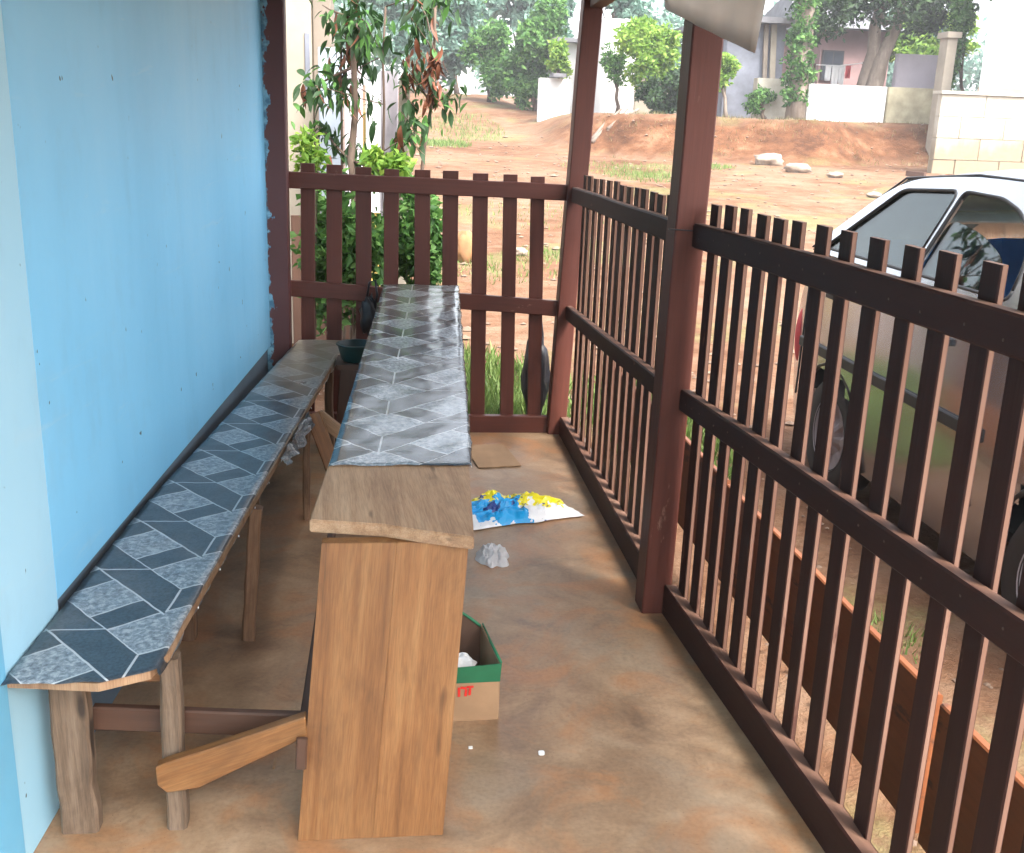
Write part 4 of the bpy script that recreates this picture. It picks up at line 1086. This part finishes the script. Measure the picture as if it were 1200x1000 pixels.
# laundry
ld = thing('clothes_line', on(985, 30.5), 'line of white and red washing in front of the pink house', 'washing')
a, b = at(955, 76, 30.5), at(1012, 74, 30.5); V, Fc = tube([a, (a+b)/2-Vector((0, 0, .05)), b], [.012]*3, 5); put('line', mesh('line', V, Fc, 'whitecloth'), ld)
for q, top_ in ((a, 0), (b, 0)): beam('pole', (q.x, q.y, hgt(q.x, q.y)), (q.x, q.y, q.z+.03), .05, .05, 'bark', ld)
for (p1_, p2_, yb, m_) in ((968, 975, 95, 'whitecloth'), (976, 984, 103, 'whitecloth'), (984, 991, 100, 'whitecloth'), (992, 998, 92, 'redcloth')):
    u0, u1 = at(p1_, 77, 30.5), at(p2_, 77, 30.5); zb2 = at(p1_, yb, 30.5).z; V = []; Fc = []
    for j in range(6):
        for i in range(7):
            f, g = i/6, j/5; V.append((u0.x+(u1.x-u0.x)*(f*(1-.25*g)+.12*g), 30.5+.05*math.sin(f*9+g*3)*g+.02, u0.z+(zb2-u0.z)*g))
    for j in range(5):
        for i in range(6): k = j*7+i; Fc.append((k, k+1, k+8, k+7))
    o = put('garment', mesh('garment', V, Fc, m_, True), ld); o.modifiers.new('s', 'SOLIDIFY').thickness = .01
# dark shed behind the post
sh = thing('grey_shed', on(885, 30), 'grey boarded shed between the near post and the ivy trunk', 'shed')
a, b = at(846, 120, 30), at(922, 30, 30); boxw('wall_face', (a.x, 30, hgt(a.x, 30)-.2), (b.x, 34, b.z), 'greywall', sh)
boxw('roof', (a.x-.4, 29.5, b.z+.002), (b.x+.3, 34.5, b.z+.15), 'roofdark', sh)
beam('door_post', (at(907, 95, 29.9).x, 29.9, hgt(a.x, 29.9)), (at(907, 30, 29.9).x, 29.9, b.z), .16, .08, 'cream', sh, (1, 0, 0))
beam('door_post', (at(898, 95, 29.9).x, 29.9, hgt(a.x, 29.9)), (at(898, 30, 29.9).x, 29.9, b.z), .12, .08, 'tan', sh, (1, 0, 0))
o = wallbox('rubble_wall', 884, 925, 92, 136, 28.2, .35, 'block', 'short pale rubble wall left of the ivy covered trunk')
# white buildings far left
wh = thing('white_cottage', on(672, 34), 'small white building left of the far post', 'house')
a, b = at(655, 118, 34), at(700, 52, 34); boxw('wall_face', (a.x, 34, hgt(a.x, 34)-.2), (b.x, 38, b.z), 'white', wh)
boxw('roof', (a.x-.3, 33.6, b.z+.002), (b.x+.1, 38.4, b.z+.12), 'roofdark', wh)
o = wallbox('garden_wall', 631, 668, 92, 125, 32, .3, 'white', 'broken low white wall in front of the small white building')
o = wallbox('slab_roof', 648, 664, 86, 90, 31.5, .8, 'roofdark', 'x', parent=wh)
o = wallbox('white_house', 703, 742, 22, 130, 31, 4, 'white', 'tall narrow white house right of the far post', 'house')
o = wallbox('garden_wall', 742, 800, 88, 132, 31.3, .3, 'cream', 'cream wall behind the round green bush')
o = wallbox('white_house', 530, 552, 68, 108, 55, 4, 'white', 'tiny white house far up the path', 'house')
# fallen branches
for i, (p0, p1) in enumerate((((695, 150), (735, 133)), ((712, 152), (748, 138)), ((690, 140), (728, 132)))):
    y = 26.6; A_, B_ = at(*p0, y), at(*p1, y+.6); A_.z = hgt(A_.x, A_.y)+.05; B_.z = hgt(B_.x, B_.y)+.12
    V, Fc = tube([A_, (A_+B_)/2+Vector((0, 0, .06)), B_], [.05, .045, .03], 6)
    tag(put('fallen_branch', mesh('fallen_branch', V, Fc, 'bark_pale', True)), ['lowest fallen branch on the red bank by the far post', 'right hand fallen branch on the red bank', 'topmost fallen branch lying by the far post'][i], 'branch', 'fallen branches on the red bank')

def ftree(name, px, y, top, bot, half, n, size, m, label, seed, trunk=True, bark='bark', cat='tree', clumps=26, trunk_top=None, grp='trees and shrubs across the yard'):
    base = on(px, y); a, b = at(px, top, y), at(px, bot, y); w = (at(px+half, 100, y)-at(px, 100, y)).length
    c = Vector((a.x, y, (a.z+b.z)/2)); Rz = (a.z-b.z)/2; r = random.Random(seed); bl = []
    for k in range(7):
        bl.append((c+Vector((r.uniform(-.55, .55)*w, r.uniform(-.4, .4)*w, r.uniform(-.6, .6)*Rz)), (w*r.uniform(.4, .6), w*r.uniform(.4, .6), Rz*r.uniform(.35, .5))))
    return tree(name, base, (c.x, y, c.z), max(.06, w*.07), max(.03, w*.03), bl, n, size, m, label, cat, grp, bark, seed, clumps=clumps)
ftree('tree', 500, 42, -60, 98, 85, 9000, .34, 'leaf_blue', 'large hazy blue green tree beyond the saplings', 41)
ftree('shrub', 572, 38, 8, 124, 30, 6000, .2, 'leaf_mid', 'upright green shrub left of the path gap', 42, cat='shrub')
ftree('shrub', 628, 36, -18, 128, 42, 9000, .2, 'leaf_mid', 'tall bushy green shrub right of the path gap', 43, cat='shrub')
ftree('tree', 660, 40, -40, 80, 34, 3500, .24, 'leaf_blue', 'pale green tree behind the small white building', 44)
ftree('shrub', 770, 28.8, 5, 112, 46, 8500, .15, 'leaf_lime', 'round bright green bush between the two roof posts', 45, cat='shrub', clumps=40)
ftree('shrub', 778, 28.2, 80, 140, 36, 3500, .13, 'leaf_dark', 'dark low bush under the round bright one', 46, cat='shrub')
ftree('tree', 850, 28.3, 62, 116, 28, 2000, .15, 'leaf_lime', 'small yellow green tree right of the near post', 47, bark='bark_pale')
ftree('tree', 850, 38, -50, 80, 45, 4000, .25, 'leaf_dark', 'dark tree behind the grey shed', 48)
ftree('shrub', 895, 28.0, 96, 138, 20, 1200, .12, 'leaf_mid', 'grey green weeds at the foot of the rubble wall', 49, cat='shrub')
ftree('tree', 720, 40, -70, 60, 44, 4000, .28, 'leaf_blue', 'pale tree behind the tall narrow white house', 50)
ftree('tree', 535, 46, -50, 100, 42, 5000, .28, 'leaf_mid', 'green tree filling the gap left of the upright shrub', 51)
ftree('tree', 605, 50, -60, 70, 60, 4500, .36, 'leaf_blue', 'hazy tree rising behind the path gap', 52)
ftree('shrub', 655, 33.5, 40, 104, 16, 1500, .16, 'leaf_lime', 'light green shrub over the broken white wall', 53, cat='shrub')
ftree('shrub', 722, 30.4, 35, 112, 14, 900, .14, 'leaf_mid', 'thin climber in front of the tall narrow white house', 54, cat='shrub')
r = random.Random(17); V = []; Fc = []
for _ in range(5200):
    x = r.uniform(5.2, 21); y = 25.0+r.random()*2.2; z = hgt(x, y)-.01; o = len(V)
    if mnoise.noise(Vector((x*.9, y*2, 3))) < -.05+r.uniform(-.15, .15): continue
    hh = r.uniform(.03, .13); a = r.uniform(0, 6.28); V += [(x-.008*math.cos(a), y-.008*math.sin(a), z), (x+.008*math.cos(a), y+.008*math.sin(a), z), (x+r.gauss(0, .04), y+r.gauss(0, .04), z+hh)]; Fc.append((o, o+1, o+2))
tag(put('dry_grass', mesh('dry_grass', V, Fc, 'drygrass')), 'dry grass stubble on the red bank', kind='stuff')
# ivy trunk
iv = thing('ivy_tree', on(935, 27.6), 'straight trunk wrapped in bright ivy left of the white wall', 'tree')
V, Fc = tube(limb_path(on(932, 27.6)-Vector((0, 0, .1)), at(948, -40, 27.6), 6, .03, random.Random(2)), [.32, .27, .25, .24, .24, .23, .22], 9); put('trunk', mesh('trunk', V, Fc, 'bark_pale', True), iv)
bl = [(at(934+k*2.2, 110-k*22, 27.5), (.42, .40, .42)) for k in range(7)]
put('ivy', crown_mesh('ivy', bl, 4500, .13, 'leaf_mid', 60, .6, 40), iv)
# big leaning tree with two stems
bt = thing('leaning_tree', on(1020, 29), 'big tree with two leaning trunks in front of the pink house', 'tree')
gs = [tube(limb_path(on(1003, 29)-Vector((0, 0, .1)), at(1042, -30, 29), 6, .06, random.Random(3)), [.24, .22, .2, .18, .16, .14, .12], 9),
      tube(limb_path(on(1008, 28.8)-Vector((0, 0, .1)), at(1062, -12, 28.8), 6, .06, random.Random(4)), [.28, .25, .23, .2, .17, .15, .12], 9),
      tube(limb_path(at(1040, 30, 29), at(1010, -30, 29), 4, .05, random.Random(5)), [.12, .1, .09, .08, .06], 7)]
V, Fc = join(gs); put('trunk', mesh('trunk', V, Fc, 'bark_pale', True), bt)
bl = [(at(px, py, 29+dy), (R_, R_, R_*.7)) for px, py, dy, R_ in ((975, 5, 0, 1.2), (1010, -8, .5, 1.2), (1060, -5, -.5, 1.3), (1105, 0, 0, 1.2), (1080, 22, .8, .9), (1125, -25, 0, 1.2), (950, 35, .4, .7), (1045, -40, 0, 1.5))]
put('crown', crown_mesh('crown', bl, 11000, .17, 'leaf_dark', 61, .55, 60), bt)
ftree('tree', 1085, 34, 15, 80, 58, 6000, .2, 'leaf_lime', 'sunlit yellow green tree behind the lilac wall', 62, clumps=34)
ftree('shrub', 1134, 27.5, -20, 114, 16, 2400, .16, 'leaf_mid', 'narrow climbing shrub between pillar and white house', 63, cat='shrub')
# pebbles, clods and litter of the yard, as one mass
r = random.Random(91); parts = []
ico = [(0, 0, 1), (.9, 0, .3), (.28, .85, .3), (-.72, .53, .3), (-.72, -.53, .3), (.28, -.85, .3), (0, 0, -.3)]
icf = [(0, 1, 2), (0, 2, 3), (0, 3, 4), (0, 4, 5), (0, 5, 1), (1, 6, 2), (2, 6, 3), (3, 6, 4), (4, 6, 5), (5, 6, 1)]
for _ in range(2600):
    y = 5.6+24*r.random()**1.3; x = r.uniform(-.12, .95)*y; sz = r.uniform(.006, .03)*(1+y*.025)*(1.8 if r.random() < .05 else 1); z = hgt(x, y); a = r.uniform(0, 6.28)
    if 1.9 < x < 3.8 and y < 5.6: continue
    parts.append(([(x+(p[0]*math.cos(a)-p[1]*math.sin(a))*sz*1.3, y+(p[0]*math.sin(a)+p[1]*math.cos(a))*sz, z+p[2]*sz*.7) for p in ico], icf))
for _ in range(500):
    y = r.uniform(-.5, 6); x = r.uniform(1.25, 2.1); sz = r.uniform(.005, .018); z = hgt(x, y)
    parts.append(([(x+p[0]*sz, y+p[1]*sz, z+p[2]*sz*.7) for p in ico], icf))
V, Fc = join(parts); tag(put('pebbles', mesh('pebbles', V, Fc, 'clod')), 'pebbles and clods scattered over the yard', kind='stuff')
# wooded skyline that reads as one mass
bl = []
r = random.Random(77)
for i in range(46):
    x = -38+i*2.2+r.uniform(-1, 1); y = 62+r.uniform(-5, 8)
    if 5.5 < x < 9.5: continue
    bl.append(((x, y, hgt(x, y)+3+r.uniform(-1, 1.2)), (2.4, 2.2, r.uniform(2.8, 4.2))))
tag(put('far_wood', crown_mesh('far_wood', bl, 36000, .5, 'leaf_blue', 78, .6, 200)), 'far belt of trees closing the view uphill', kind='stuff')
# dark hollow beside the block wall foot
o = beam('timber_offcut', on(1070, 22, .04), on(1092, 21.6, .05), .14, .08, 'brownboard', None, (0, 0, 1)); tag(o, 'dark timber offcut lying at the left foot of the block wall', 'timber')

# ------------------------------------------------------------------ haze
V = [(x, y, z) for z in (-3.2, 17) for x, y in ((-125, -65), (150, -65), (150, 210), (-125, 210))]
me = mesh('haze', V, [(3, 2, 1, 0), (4, 5, 6, 7), (0, 1, 5, 4), (1, 2, 6, 5), (2, 3, 7, 6), (3, 0, 4, 7)])
hm = bpy.data.materials.new('pale haze'); hm.use_nodes = True; ht = hm.node_tree; ht.nodes.clear()
ho = ht.nodes.new('ShaderNodeOutputMaterial'); hv = ht.nodes.new('ShaderNodeVolumePrincipled')
hv.inputs['Color'].default_value = (.95, .96, 1, 1); hv.inputs['Density'].default_value = .0018; hv.inputs['Anisotropy'].default_value = .2
ht.links.new(hv.outputs[0], ho.inputs['Volume']); me.materials.append(hm)
tag(put('haze', me), 'thin bright haze over the yard', kind='stuff')
